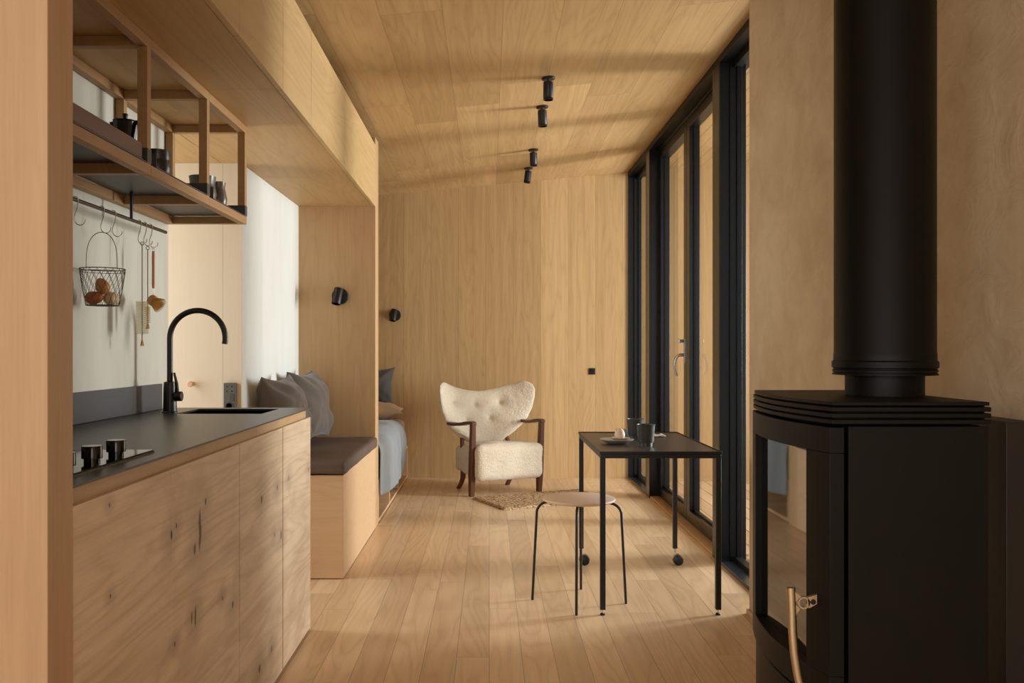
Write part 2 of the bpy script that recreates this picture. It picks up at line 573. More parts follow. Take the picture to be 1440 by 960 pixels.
def wool():
    N = NT('boucle_sheepskin')
    g, x, y, z = N.coords(False)
    n = N.noise(g, 95.0, 3, 0.6, 0.8)
    n2 = N.noise(g, 190.0, 2, 0.6)
    f = N.math('ADD', N.math('MULTIPLY', n, 0.6), N.math('MULTIPLY', n2, 0.4))
    col = N.ramp(f, [(0.30, srgb(206, 192, 164)), (0.45, srgb(224, 212, 188)), (0.7, srgb(234, 226, 206))])
    N.base(col, 0.95, 0.1)
    N.bsdf.inputs['Sheen Weight'].default_value = 0.4
    N.bump(f, 0.9, 0.010)
    return N.m


def jute():
    N = NT('braided_jute')
    g, x, y, z = N.coords(False)
    v = N.n('ShaderNodeTexVoronoi')
    mp = N.comb(N.math('MULTIPLY', x, 1.0), N.math('MULTIPLY', y, 1.9), z)
    N.link(mp, v.inputs['Vector'])
    v.inputs['Scale'].default_value = 52.0
    n = N.noise(g, 90.0, 2, 0.5)
    f = N.math('ADD', N.math('MULTIPLY', v.outputs['Distance'], 0.7), N.math('MULTIPLY', n, 0.5))
    col = N.ramp(f, [(0.25, srgb(232, 210, 176)), (0.50, srgb(204, 174, 136)), (0.85, srgb(96, 70, 46))])
    N.base(col, 0.95, 0.1)
    N.bump(N.math('SUBTRACT', 1.0, f), 1.0, 0.006)
    return N.m


M['wool'] = wool()
M['jute'] = jute()


def ceilz(x):
    return 2.729 + 0.0909 * (x - 1.238)


# ------------------------------------------------------------------ the room shell
XW = 1.238          # inner face of the window wall
XK = -1.325         # kitchen wall
XN = -1.223         # white wall of the seating niche
XF = -0.731         # flush line of fascias, panel edge, bench and bed
YB = 8.0            # back wall

struct(MB().box(-2.6, 1.36, -1.7, 8.1, -0.12, 0.0).build('floor', M['floor']), 'wide oak plank floor running towards the back wall', 'floor')
xl, xr = -2.6, 1.42
struct(MB().prism([(xl, ceilz(xl)), (xr, ceilz(xr)), (xr, ceilz(xr) + 0.12), (xl, ceilz(xl) + 0.12)], -1.7, 8.1, 'y').build('ceiling', M['ceiling']),
       'sloping oak veneer ceiling above the whole room', 'ceiling')
struct(MB().prism([(-2.6, 0.0), (XW, 0.0), (XW, ceilz(XW)), (-2.6, ceilz(-2.6))], YB, YB + 0.1, 'y').build('wall_back', M['backwall']),
       'back wall of vertical oak boards behind the cream armchair', 'wall')
struct(MB().box(1.131, 1.40, -1.7, 3.9, 0.0, ceilz(1.131)).build('wall_right', M['plaster'], bevel=0.004), 'trowelled beige clay plaster wall behind the stove', 'wall')
struct(MB().box(1.120, 1.131, -1.7, 3.905, 0.0, 0.022).build('baseboard_right', M['edge']), 'thin oak strip at the foot of the plaster wall', 'baseboard')
struct(MB().box(-2.6, 1.131, -1.8, -1.7, 0.0, 2.8).build('wall_rear', M['wallplain']), 'plain plaster wall closing the near end of the room', 'wall')
struct(MB().box(-2.7, -2.6, -1.8, 1.6, 0.0, 2.6).build('wall_left', M['wallplain']), 'plain plaster outer wall near the tall oak panel end', 'wall')
struct(MB().box(-2.6, XF + 0.001, 1.481, 1.572, 0.0, 2.55).build('wall_divider', M['post'], bevel=0.0015), 'tall oak panel end at the left edge, hiding the start of the kitchen', 'wall')
struct(MB().box(XK - 0.10, XK, 1.572, 3.69, 0.0, 2.067).build('wall_kitchen', M['plasterpale']), 'pale grey plaster wall behind the sink and hanging rail', 'wall')
struct(MB().box(-2.6, XN, 4.42, 4.436, 0.0, 2.067).build('wall_recess', M['cream']), 'pale cream board wall beyond the kitchen wall, with a socket', 'wall')
struct(MB().box(XN - 0.1, XN, 4.436, 5.75, 0.0, 2.067).build('wall_niche', M['white']), 'bright white side wall above the bench', 'wall')
struct(MB().box(-2.7, -2.6, 4.4, 8.1, 0.0, 2.6).build('wall_alcove', M['white']), 'outer wall beside the bed', 'wall')
struct(MB().box(-2.6, XF, 5.75, 5.91, 0.0, 2.512).build('wall_partition', M['panel'], bevel=0.001), 'tall oak partition between bench and bed with one wall lamp', 'wall')
sof = MB()
for x0, x1 in ((-2.6, -1.3215), (-1.3185, -0.751)):
    for y0, y1 in ((1.574, 3.164), (3.1655, 4.778), (4.7795, 5.749)):
        sof.box(x0, x1, y0, y1, 2.067, 2.085)
struct(sof.build('trim_1', M['soffit'], bevel=0.0006), 'oak soffit panels under the overhead cabinets', 'soffit')

# ------------------------------------------------------------------ window wall
hz = 2.69
def head_poly(x0, x1):
    return [(x0, hz), (x1, hz), (x1, ceilz(x1)), (x0, ceilz(x0))]
struct(MB().prism(head_poly(XW, 1.42), 3.9, 8.0, 'y').build('trim_2', M['frameblack']), 'dark steel head above the whole window wall', 'window head')


def fixed_window(name, y0, y1, label):
    t = thing(name, label, 'window', (1.36, (y0 + y1) / 2, 0))
    t['kind'] = 'structure'
    fr = MB()
    MB().box(XW, 1.46, y0 + 0.02, y1 - 0.02, -0.02, 0.018).build('window_sill', M['sill'], t, bevel=0.0015)
    for ya, yb, s in ((y0, y0 + 0.02, 1), (y1 - 0.02, y1, -1)):
        fr.box(XW, 1.352, ya, yb, 0.0, hz)
        e = yb if s > 0 else ya
        a, b = sorted((e, e + s * 0.010))
        fr.box(1.290, 1.325, a, b, 0.018, hz)
        a, b = sorted((e, e + s * 0.020))
        fr.box(1.325, 1.352, a, b, 0.018, hz)
    fr.box(1.310, 1.352, y0 + 0.02, y1 - 0.02, hz - 0.03, hz)
    fr.box(1.310, 1.352, y0 + 0.02, y1 - 0.02, 0.018, 0.040)
    fr.build('window_frame', M['frameblack'], t, bevel=0.0015)
    g = MB().box(1.336, 1.346, y0 + 0.036, y1 - 0.036, 0.036, hz - 0.026)
    g.build('glass_pane', M['glass'], t)
    return t


fixed_window('window_1', 7.06, 8.0, 'narrow full-height dark window in the far corner by the back wall')
fixed_window('window_2', 3.9, 4.83, 'full-height dark window nearest, beside the plaster wall end')

dr = thing('door_1', 'black framed pair of glazed doors to the terrace', 'door', (1.31, 5.95, 0))
dr['kind'] = 'structure'
fr = MB()
fr.box(XW, 1.385, 4.83, 4.97, 0.0, hz)
fr.box(XW, 1.385, 6.93, 7.06, 0.0, hz)
fr.box(1.30, 1.385, 4.97, 6.93, hz - 0.02, hz)
fr.build('door_frame', M['black'], dr, bevel=0.002)
MB().box(1.245, 1.44, 4.97, 6.93, 0.0, 0.016).build('threshold', M['edge'], dr, bevel=0.002)


def leaf(y0, y1, hinge_y, handle_y):
    x0, x1 = 1.31, 1.378
    st = 0.085
    b = MB()
    z0, z1 = 0.02, hz - 0.022
    b.box(x0, x1, y0, y0 + st, z0, z1).box(x0, x1, y1 - st, y1, z0, z1)
    b.box(x0, x1, y0 + st, y1 - st, z0, 0.092).box(x0, x1, y0 + st, y1 - st, z1 - 0.06, z1)
    lf = b.build('door_leaf', M['black'], dr, bevel=0.002)
    MB().box(1.350, 1.360, y0 + st - 0.005, y1 - st + 0.005, 0.088, z1 - 0.056).build('glass_pane', M['glass'], lf)
    bead = MB()
    for ya, yb in ((y0 + st, y0 + st + 0.012), (y1 - st - 0.012, y1 - st)):
        bead.box(1.336, 1.350, ya, yb, 0.092, z1 - 0.06)
    bead.box(1.336, 1.350, y0 + st, y1 - st, 0.092, 0.104)
    bead.build('glazing_bead', M['frameblack'], lf)
    if hinge_y:
        for zc in (2.52, 2.13, 1.74, 0.23):
            MB().box(1.338, 1.349, hinge_y - 0.006, hinge_y + 0.002, zc - 0.06, zc + 0.06).build('hinge', M['steel'], lf, bevel=0.001)
    if handle_y:
        p = MB().box(1.302, 1.31, handle_y - 0.016, handle_y + 0.016, 1.06, 1.225)
        p.cyl((1.302, handle_y, 1.205), (1.272, handle_y, 1.205), 0.011, 0.011, 14)
        p.box(1.262, 1.274, handle_y - 0.012, handle_y + 0.012, 1.193, 1.217)
        h = p.build('handle_plate', M['steel'], lf, bevel=0.0015)
        path = [(1.302, handle_y, 1.112), (1.28, handle_y, 1.112), (1.262, handle_y, 1.108), (1.249, handle_y, 1.09), (1.242, handle_y, 1.06),
                (1.241, handle_y, 1.03), (1.246, handle_y, 1.0), (1.256, handle_y, 0.972)]
        MB().tube(path, 0.009, 10, radii=[1.2, 1.2, 1.1, 1, 1, 0.95, 0.9, 0.8]).build('lever', M['steel'], lf)


leaf(4.972, 5.948, None, None)
leaf(5.952, 6.928, 6.838, 6.0)

# ------------------------------------------------------------------ terrace outside
struct(MB().box(1.46, 3.6, 2.6, 8.3, -0.14, -0.03).build('trim_3', M['deck']), 'boarded terrace deck outside the windows', 'deck')
struct(MB().prism([(1.30, -0.03), (3.6, -0.03), (3.6, ceilz(3.6)), (1.30, ceilz(1.30))], 8.0, 8.1, 'y').build('wall_porch', M['porch']), 'boarded end wall of the terrace seen through the doors', 'wall')
struct(MB().prism([(1.42, ceilz(1.42)), (3.8, ceilz(3.8)), (3.8, ceilz(3.8) + 0.1), (1.42, ceilz(1.42) + 0.1)], 2.6, 8.1, 'y').build('trim_4', M['porchsoffit']), 'boarded roof soffit over the terrace', 'soffit')

# ------------------------------------------------------------------ kitchen base units
doors = [(1.578, 2.066), (2.069, 2.629), (2.638, 3.181), (3.191, 3.676)]
clabel = ['knotty oak base cabinet under the black cooktop, nearest the wall panel',
          'knotty oak base cabinet with long dark knot cracks, beside the cooktop unit',
          'knotty oak base cabinet under the tap, second from the counter end',
          'knotty oak base cabinet under the sink at the counter end']
for (y0, y1), lab in zip(doors, clabel):
    t = thing('base_cabinet', lab, 'cabinet', (-1.03, (y0 + y1) / 2, 0), 'knotty oak kitchen base cabinets')
    b = MB()
    b.box(XK + 0.004, -0.785, y0 - 0.001, y1 + 0.001, 0.10, 0.30)
    if y0 > 3.0:
        b.box(XK + 0.004, -0.785, y1 - 0.017, y1 + 0.001, 0.30, 0.866)
        b.box(-0.82, -0.785, y0, y1 - 0.018, 0.30, 0.866)
    else:
        b.box(XK + 0.004, -0.785, y0 - 0.001, y1 + 0.001, 0.30, 0.866)
    b.box(XK + 0.004, -0.80, y0, y1, 0.0, 0.10)
    b.build('cabinet_body', M['edge'], t)
    MB().box(-0.7545, -0.7336, y0, y1, 0.012, 0.8725).build('door', M['knotty'], t, bevel=0.001)

wt = thing('worktop', 'dark graphite kitchen worktop with an oak front edge', 'worktop', (-1.03, 2.64, 0.866))
sx0, sx1, sy0, sy1 = -1.172, -0.848, 3.334, 3.618
b = MB()
b.box(XK + 0.003, sx0, 1.574, 3.69, 0.905, 0.91).box(sx1, -0.733, 1.574, 3.69, 0.905, 0.91)
b.box(sx0, sx1, 1.574, sy0, 0.905, 0.91).box(sx0, sx1, sy1, 3.69, 0.905, 0.91)
b.build('counter_sheet', M['worktop'], wt)
MB().box(-0.778, -0.748, 1.574, 3.655, 0.868, 0.905).build('oak_edge', M['edge'], wt, bevel=0.004)
b = MB()
b.box(XK + 0.006, sx0 - 0.012, 1.58, 3.655, 0.868, 0.905)
b.box(sx1 + 0.012, -0.778, 1.58, 3.655, 0.868, 0.905)
b.box(sx0 - 0.012, sx1 + 0.012, 1.58, sy0 - 0.012, 0.868, 0.905)
b.box(sx0 - 0.012, sx1 + 0.012, sy1 + 0.012, 3.655, 0.868, 0.905)
b.build('core', M['edge'], wt)

b = MB()
t_ = 0.004
b.box(sx0, sx1, sy0, sy1, 0.70, 0.704)
b.box(sx0, sx0 + t_, sy0, sy1, 0.704, 0.904).box(sx1 - t_, sx1, sy0, sy1, 0.704, 0.904)
b.box(sx0 + t_, sx1 - t_, sy0, sy0 + t_, 0.704, 0.904).box(sx0 + t_, sx1 - t_, sy1 - t_, sy1, 0.704, 0.904)
b.cyl((-1.01, 3.476, 0.704), (-1.01, 3.476, 0.707), 0.045, 0.04, 24)
tag(b.build('sink_basin', M['gloss'], origin='base'), 'black rectangular sink let into the end of the worktop', 'sink')

tag(MB().box(XK, XK + 0.012, 1.574, 3.60, 0.911, 1.012).build('backsplash', M['splash'], origin='base', bevel=0.001), 'low dark grey splash strip along the kitchen wall', 'backsplash')

# tap
fx, fy = -1.211, 3.398
t = thing('kitchen_tap', 'tall matt black gooseneck tap beside the sink', 'tap', (fx, fy, 0.91))
MB().lathe([(0.029, 0), (0.029, 0.003), (0.0255, 0.006), (0.0235, 0.10), (0.022, 0.116), (0.012, 0.119)], (fx, fy, 0.91), 28).build('base', M['blackmatt'], t)
R = 0.105
pts = [(fx, fy, 0.99), (fx, fy, 1.10), (fx, fy, 1.185)] + arc((fx + R, fy, 1.192), R, 180, -12, 26)
MB().tube(pts, 0.0108, 16, ref=Vector((0, 1, 0))).build('spout', M['blackmatt'], t)
b = MB().cyl((fx + 0.018, fy, 0.972), (fx + 0.046, fy, 0.972), 0.0185, 0.0185, 20)
b.tube([(fx + 0.030, fy, 0.98), (fx + 0.026, fy, 1.02), (fx + 0.016, fy, 1.062)], 0.006, 10, radii=[1.2, 1.0, 0.7])
b.build('lever', M['blackmatt'], t, bevel=0.002)

# hob
t = thing('cooktop', 'black glass cooktop with round control knobs', 'cooktop', (-1.02, 1.84, 0.91))
MB().box(-1.26, -0.784, 1.60, 2.093, 0.9125, 0.916).build('glass_plate', M['hobglass'], t)
MB().box(-1.262, -0.782, 1.598, 2.095, 0.910, 0.9125).build('metal_edge', M['hobedge'], t)
for y in (1.735, 1.855, 1.975):
    MB().lathe([(0.016, 0.0), (0.016, 0.008), (0.0205, 0.009), (0.0205, 0.033), (0.0195, 0.0345), (0, 0.0345)], (-0.8225, y, 0.916), 28).build('knob', M['gloss'], t)

# ------------------------------------------------------------------ overhead cabinets
ups = [(1.574, 2.062), (2.066, 2.615), (2.619, 3.165), (3.169, 3.665), (3.669, 4.429), (4.431, 5.748)]
ulab = ['oak overhead cabinet right beside the tall oak panel end', 'oak overhead cabinet over the cooktop, second from the tall panel end',
        'oak overhead cabinet above the tap with the narrow visible front', 'oak overhead cabinet above the counter end',
        'oak overhead cabinet above the gap between counter and bench', 'long oak overhead cabinet above the bench, against the partition']
CT = 2.459
for (y0, y1), lab in zip(ups, ulab):
    t = thing('overhead_cabinet', lab, 'cabinet', (-1.03, (y0 + y1) / 2, 2.065), 'oak overhead cabinets')
    MB().box(XK, -0.752, y0, y1, 2.086, CT - 0.012).build('cabinet_body', M['soffit'], t)
    MB().box(-0.7485, XF + 0.002, y0, y1, 2.065, CT).build('door', M['cabinet'], t, bevel=0.0008)

# ------------------------------------------------------------------ hanging shelf
sh = thing('hanging_shelf', 'oak slat shelf frame hung under the overhead cabinets', 'shelf', (-1.16, 2.62, 1.6635))
XS0, XS1 = -1.028, -0.9987
XB0, XB1 = -1.322, -1.293
ys = [1.58, 2.075, 2.646, 3.20, 3.69]
ZB, ZT = 1.6635, 2.066
for i in range(4):
    y0, y1 = ys[i] + 0.0006, ys[i + 1] - 0.0006
    for xa, xb in ((XS0, XS1), (XB0, XB1)):
        MB().box(xa, xb, y0, y1, ZB, ZB + 0.03).build('rail', M['frame'], sh, bevel=0.001)
        MB().box(xa, xb, y0, y1, ZT - 0.03, ZT).build('rail', M['frame'], sh, bevel=0.001)
        MB().box(xa, xb, y1 - 0.029, y1, ZB + 0.0305, ZT - 0.0305).build('post', M['frame'], sh, bevel=0.001)
    for z in (ZB, ZT - 0.03):
        MB().box(XB1 + 0.0005, XS0 - 0.0005, y1 - 0.029, y1, z, z + 0.03).build('crossbar', M['frame'], sh, bevel=0.001)
    b = MB()
    ty0, ty1 = y0 + 0.038, y1 - 0.0295
    b.box(XB1 + 0.002, XS1 + 0.0015, ty0, ty1, ZB + 0.0305, ZB + 0.0335)
    b.box(XB1 + 0.002, XS1 + 0.0015, ty0, ty0 + 0.0025, ZB + 0.0335, ZB + 0.074)
    b.box(XB1 + 0.002, XS1 + 0.0015, ty1 - 0.0025, ty1, ZB + 0.0335, ZB + 0.074)
    b.box(XS1 + 0.0002, XS1 + 0.0017, ty1, y1, ZB + 0.0335, ZB + 0.074)
    b.build('tray', M['graysteel'], sh)
ZSH = ZB + 0.0335

# rail with hooks
RX, RZ = -1.24, 1.598
t = thing('hanging_rail', 'thin dark metal rail hung under the shelf', 'rail', (RX, 2.6, RZ))
MB().cyl((RX, 1.7, RZ), (RX, 3.434, RZ), 0.0062, None, 12).build('bar', M['wire'], t)
for y in (1.85, 3.105):
    MB().tube([(RX, y, RZ + 0.004), (RX, y, 1.70), (RX - 0.004, y, 1.703)][:2], 0.0055, 10).build('hanger', M['blackmatt'], t)


def hook(y, lean, label, tilt=0.0):
    b = MB()
    c, s = math.cos(lean), math.sin(lean)
    p2 = []
    # in the plane across the rail: over the bar, down, up again
    p2 += [(0.0095 * math.cos(math.radians(a)), 0.0095 * math.sin(math.radians(a))) for a in range(200, -1, -20)]
    p2 += [(0.006, -0.025), (-0.002, -0.048)]
    p2 += [(0.014 + 0.017 * math.cos(math.radians(a)), -0.058 + 0.017 * math.sin(math.radians(a))) for a in range(180, 371, 19)]
    pts = [(u * c, u * s, v) for u, v in p2]
    b.tube([(RX + p[0], y + p[1], RZ + p[2]) for p in pts], 0.0015, 6)
    return tag(b.build('s_hook', M['steel'], origin='base'), label, 'hook', 'steel hooks on the kitchen rail')


hook(2.683, 0.9, 'steel S-hook on the rail half hidden by the oak panel edge')
hook(2.866, 0.9, 'steel S-hook carrying the wire egg basket')
hook(2.955, 0.9, 'empty steel S-hook next to the wire egg basket')
hook(3.170, 0.9, 'steel S-hook carrying the pale bottle brush')
hook(3.222, 0.9, 'steel S-hook in the middle of the three close together')
hook(3.276, 0.9, 'steel S-hook carrying the wooden dish brush')

# wire basket
bx, by, bz0, bz1 = -1.245, 2.885, 1.291, 1.408
t = thing('wire_basket', 'small dark wire basket of eggs hanging from the rail', 'basket', (bx, by, bz0))
def circ(r, z, n=40):
    return [(bx + r * math.cos(2 * PI * k / n), by + r * math.sin(2 * PI * k / n), z) for k in range(n)]
b = MB().tube(circ(0.069, bz1), 0.0016, 6, closed=True, ref=Vector((0, 0, 1)))
b.tube(circ(0.068, bz1 - 0.008), 0.001, 6, closed=True, ref=Vector((0, 0, 1)))
b.build('rim', M['wire'], t)
b = MB()
n = 18
for sgn in (1, -1):
    for k in range(n):
        pts = []
        for j in range(9):
            f = j / 8
            a = 2 * PI * k / n + sgn * f * 0.85
            r = 0.069 + (0.050 - 0.069) * f ** 1.15
            pts.append((bx + r * math.cos(a), by + r * math.sin(a), bz1 + (bz0 - bz1) * f))
        b.tube(pts, 0.0007, 5, ref=Vector((0.13, 0.21, 0.97)))
b.tube(circ(0.050, bz0), 0.0014, 6, closed=True, ref=Vector((0, 0, 1)))
for k in range(-3, 4):
    u = k * 0.014
    l = math.sqrt(0.05 ** 2 - u * u)
    b.tube([(bx + u, by - l, bz0), (bx + u, by + l, bz0)], 0.0007, 5)
    b.tube([(bx - l, by + u, bz0), (bx + l, by + u, bz0)], 0.0007, 5)
b.build('mesh_body', M['wire'], t)
hb = []
for i in range(25):
    a = PI * i / 24
    hb.append((bx - 0.045 * math.cos(a) * (1 if True else 0), by - 0.006 - 0.012 * math.cos(a), bz1 + 0.118 * math.sin(a) ** 0.62))
b = MB().tube(hb, 0.0012, 6)
b.build('handle', M['wire'], t)


def egg(c, ax, mat, label, group, h=0.056, w_=0.0215):
    prof = []
    n = 14
    for i in range(n + 1):
        a = PI * i / n
        z = -math.cos(a) * h / 2
        r = w_ * math.sin(a) * (1 - 0.16 * (z / (h / 2)))
        prof.append((max(r, 0) if 0 < i < n else 0, z))
    q = Vector((0, 0, 1)).rotation_difference(Vector(ax).normalized()).to_matrix()
    b = MB().lathe(prof, (0, 0, 0), 20, q)
    o = b.build('egg', mat)
    o.location = c
    return tag(o, label, 'egg', group)


egg((bx - 0.018, by - 0.020, bz0 + 0.0235), (1, 0.2, 0.1), M['egg_brown'], 'darkest brown egg low in the wire basket', 'eggs in the wire basket')
egg((bx + 0.022, by + 0.016, bz0 + 0.024), (0.3, 1, 0.2), M['egg_pale'], 'pale egg low at the right of the wire basket', 'eggs in the wire basket')
egg((bx + 0.004, by - 0.012, bz0 + 0.062), (-0.5, 0.15, 0.85), M['egg_tan'], 'tan egg on top of the others in the wire basket', 'eggs in the wire basket')

# brushes
def bottle_brush(y, ztop, zb1, zb0, ztip, r, mat, label):
    t = thing('bottle_brush', label, 'brush', (RX + 0.012, y, ztip), 'brushes on the kitchen rail')
    x = RX + 0.012
    b = MB().tube([(x, y, ztip + 0.02), (x, y, ztop - 0.012)] , 0.0016, 6)
    b.tube([(x + 0.006 * math.cos(a), y, ztop - 0.006 + 0.006 * math.sin(a)) for a in [k * 2 * PI / 14 for k in range(14)]], 0.0012, 6, closed=True, ref=Vector((0, 1, 0)))
    b.build('wire_stem', M['wire'], t)
    b = MB()
    k = 0
    zz = zb0
    while zz < zb1:
        for j in range(16):
            a = j * 2 * PI / 16 + k * 0.21
            d = Vector((math.cos(a), math.sin(a), 0))
            b.tube([Vector((x, y, zz)), Vector((x, y, zz + 0.001)) + d * r], 0.0009, 3)
        zz += 0.0040
        k += 1
    b.build('bristles', mat, t, smooth=0)
    b = MB()
    for j in range(16):
        a = j * 2 * PI / 16
        b.tube([(x, y, ztip + 0.03), (x + 0.006 * math.cos(a), y + 0.006 * math.sin(a), ztip)], 0.0009, 3)
    b.build('tip_tuft', M['bristle_dark'], t, smooth=0)


bottle_brush(3.170, 1.530, 1.318, 1.205, 1.162, 0.0215, M['bristle'], 'pale round bottle brush on a long wire stem')
bottle_brush(3.222, 1.520, 1.306, 1.246, 1.224, 0.009, M['bristle_dark'], 'thin straw coloured bottle brush beside the pale round one')
x, y = RX + 0.012, 3.276
t = thing('dish_brush', 'wooden handled dish brush with yellow bristles', 'brush', (x, y, 1.30), 'brushes on the kitchen rail')
MB().lathe([(0, 1.372), (0.0045, 1.373), (0.0056, 1.39), (0.0052, 1.44), (0.0056, 1.49), (0.005, 1.507), (0, 1.509)], (x, y, 0), 16).build('handle', M['beech'], t)
b = MB().tube([(x, y, 1.375), (x, y, 1.352), (x + 0.003, y, 1.342)], 0.0014, 6)
b.build('wire_neck', M['steel'], t)
b = MB().tube([(x + 0.0045 * math.cos(a), y, 1.513 + 0.0055 * math.sin(a)) for a in [k * 2 * PI / 14 for k in range(14)]], 0.0011, 6, closed=True, ref=Vector((0, 1, 0)))
b.build('hanging_loop', M['steel'], t)
d = Vector((0.82, -0.25, -0.52)).normalized()
c0 = Vector((x - 0.002, y, 1.328))
MB().cyl(c0 - d * 0.012, c0 + d * 0.010, 0.019, 0.020, 24).build('head', M['beech'], t, bevel=0.003)
b = MB()
u = d.cross(Vector((0, 0, 1))).normalized()
v = d.cross(u)
for i in range(5):
    rr = 0.004 + i * 0.0032
    m = 6 + 5 * i
    for j in range(m):
        a = 2 * PI * j / m
        o = u * math.cos(a) + v * math.sin(a)
        b.tube([c0 + d * 0.009 + o * rr, c0 + d * 0.037 + o * rr * 1.65], 0.0011, 3)
b.build('bristles', M['bristle_dark'], t, smooth=0)

# things on the shelf
b = MB()
b.box(-1.20, -1.009, 2.12, 2.606, ZSH, ZSH + 0.008)
b.box(-1.022, -1.009, 2.12, 2.606, ZSH + 0.008, ZSH + 0.052).box(-1.20, -1.187, 2.12, 2.606, ZSH + 0.008, ZSH + 0.052)
b.box(-1.187, -1.022, 2.12, 2.133, ZSH + 0.008, ZSH + 0.052).box(-1.187, -1.022, 2.593, 2.606, ZSH + 0.008, ZSH + 0.052)
tb = b.build('wooden_box', M['boxwood'], origin='base', bevel=0.001)
tag(tb, 'long low smoked wood box on the hanging shelf', 'box')

mx, my = -1.12, 2.757
t = thing('moka_pot', 'black faceted stovetop coffee pot on the hanging shelf', 'coffee pot', (mx, my, ZSH))
MB().lathe([(0.036, 0), (0.039, 0.004), (0.038, 0.045), (0.031, 0.070), (0.029, 0.078), (0.029, 0.084), (0.037, 0.150), (0.036, 0.152), (0.0, 0.152)], (mx, my, ZSH), 10).build('pot', M['gloss'], t, smooth=0)
MB().lathe([(0.037, 0.152), (0.037, 0.155), (0.024, 0.158), (0.006, 0.159), (0.006, 0.161), (0.0085, 0.172), (0.009, 0.177), (0.0, 0.178)], (mx, my, ZSH), 10).build('lid', M['blackmatt'], t, smooth=0)
MB().tube([(mx + 0.030, my, ZSH + 0.150), (mx + 0.044, my, ZSH + 0.152), (mx + 0.052, my, ZSH + 0.143), (mx + 0.052, my, ZSH + 0.11), (mx + 0.048, my, ZSH + 0.075)], 0.007, 8, ref=Vector((0, 1, 0))).build('handle', M['blackmatt'], t)
MB().prism([(mx - 0.033, ZSH + 0.152), (mx - 0.046, ZSH + 0.150), (mx - 0.031, ZSH + 0.110)], my - 0.008, my + 0.008, 'y').build('spout', M['gloss'], t, smooth=0)


def cup(name, c, prof_out, th, mat, label, cat, group=None, seg=32):
    ins = [(max(r - th, 0.004), z) for r, z in prof_out[::-1]]
    zb = prof_out[0][1] + th
    ins = [(r, max(z, zb)) for r, z in ins]
    # drop inner points below the inside floor
    ins2 = []
    for r, z in ins:
        if not ins2 or z < ins2[-1][1] - 1e-5 or r < ins2[-1][0] - 1e-4:
            ins2.append((r, z))
    prof = [(0, prof_out[0][1])] + prof_out + ins2 + [(0, zb)]
    b = MB().lathe(prof, c, seg)
    return tag(b.build(name, mat, origin='base'), label, cat, group)


cup('tumbler', (-1.062, 2.87, ZSH), [(0.030, 0), (0.036, 0.006), (0.042, 0.026), (0.039, 0.054), (0.038, 0.057), (0.039, 0.060), (0.038, 0.088)], 0.004, M['ceram_dark'], 'nearly black stoneware tumbler by the middle shelf post', 'cup', 'stoneware on the hanging shelf')
cup('tumbler', (-1.085, 3.39, ZSH), [(0.038, 0), (0.047, 0.012), (0.052, 0.04), (0.047, 0.068), (0.046, 0.078), (0.050, 0.105)], 0.005, M['ceram_mott'], 'wide mottled stoneware cup behind the second shelf post', 'cup', 'stoneware on the hanging shelf')
cup('tumbler', (-1.050, 3.475, ZSH), [(0.024, 0), (0.030, 0.012), (0.033, 0.035), (0.026, 0.068), (0.024, 0.078), (0.027, 0.100)], 0.004, M['ceram_mott'], 'narrow waisted mottled cup nearest the shelf end', 'cup', 'stoneware on the hanging shelf')

# ------------------------------------------------------------------ recess wall fittings
t = thing('wall_socket', 'dark grey multi socket on the cream board wall', 'socket', (-1.273, 4.40, 0.82))
MB().box(-1.302, -1.244, 4.388, 4.4195, 0.80, 0.985).build('plate', plain('socket_grey', srgb(96, 94, 90), 0.45, 0.4), t, bevel=0.002)
b = MB()
for dx in (-0.012, 0.012):
    for z in (0.968, 0.945):
        b.cyl((-1.273 + dx, 4.3865, z), (-1.273 + dx, 4.3885, z), 0.0028, None, 10)
b.build('indicator_holes', M['gloss'], t)
MB().box(-1.273, -1.249, 4.3855, 4.3885, 0.897, 0.930).build('rocker', plain('socket_rocker', srgb(82, 80, 76), 0.4, 0.4), t, bevel=0.001)
MB().lathe([(0.0, -0.0), (0.014, 0.0), (0.017, 0.0025), (0.019, 0.0025), (0.019, 0)], (-1.273, 4.388, 0.872), 24, Matrix.Rotation(PI / 2, 3, 'X')).build('outlet', plain('socket_outlet', srgb(70, 68, 66), 0.4, 0.4), t)
b = MB().lathe([(0.010, 0.0), (0.010, 0.03), (0.0145, 0.034), (0.0145, 0.042), (0.012, 0.045), (0, 0.045)], (-1.463, 4.4195, 0.98), 20, Matrix.Rotation(PI / 2, 3, 'X'))
tag(b.build('coat_peg', M['pegwood'], origin='base'), 'round pale wooden peg on the cream board wall', 'peg')

# ------------------------------------------------------------------ bench
t = thing('bench', 'oak storage bench box below the white wall', 'bench', (-0.98, 5.1, 0))
MB().box(XN + 0.002, XF + 0.001, 4.483, 5.748, 0.004, 0.52).build('box', M['bench'], t, bevel=0.001)
MB().box(XN + 0.02, XF - 0.01, 4.495, 5.74, 0.0, 0.004).build('plinth', M['gloss'], t)


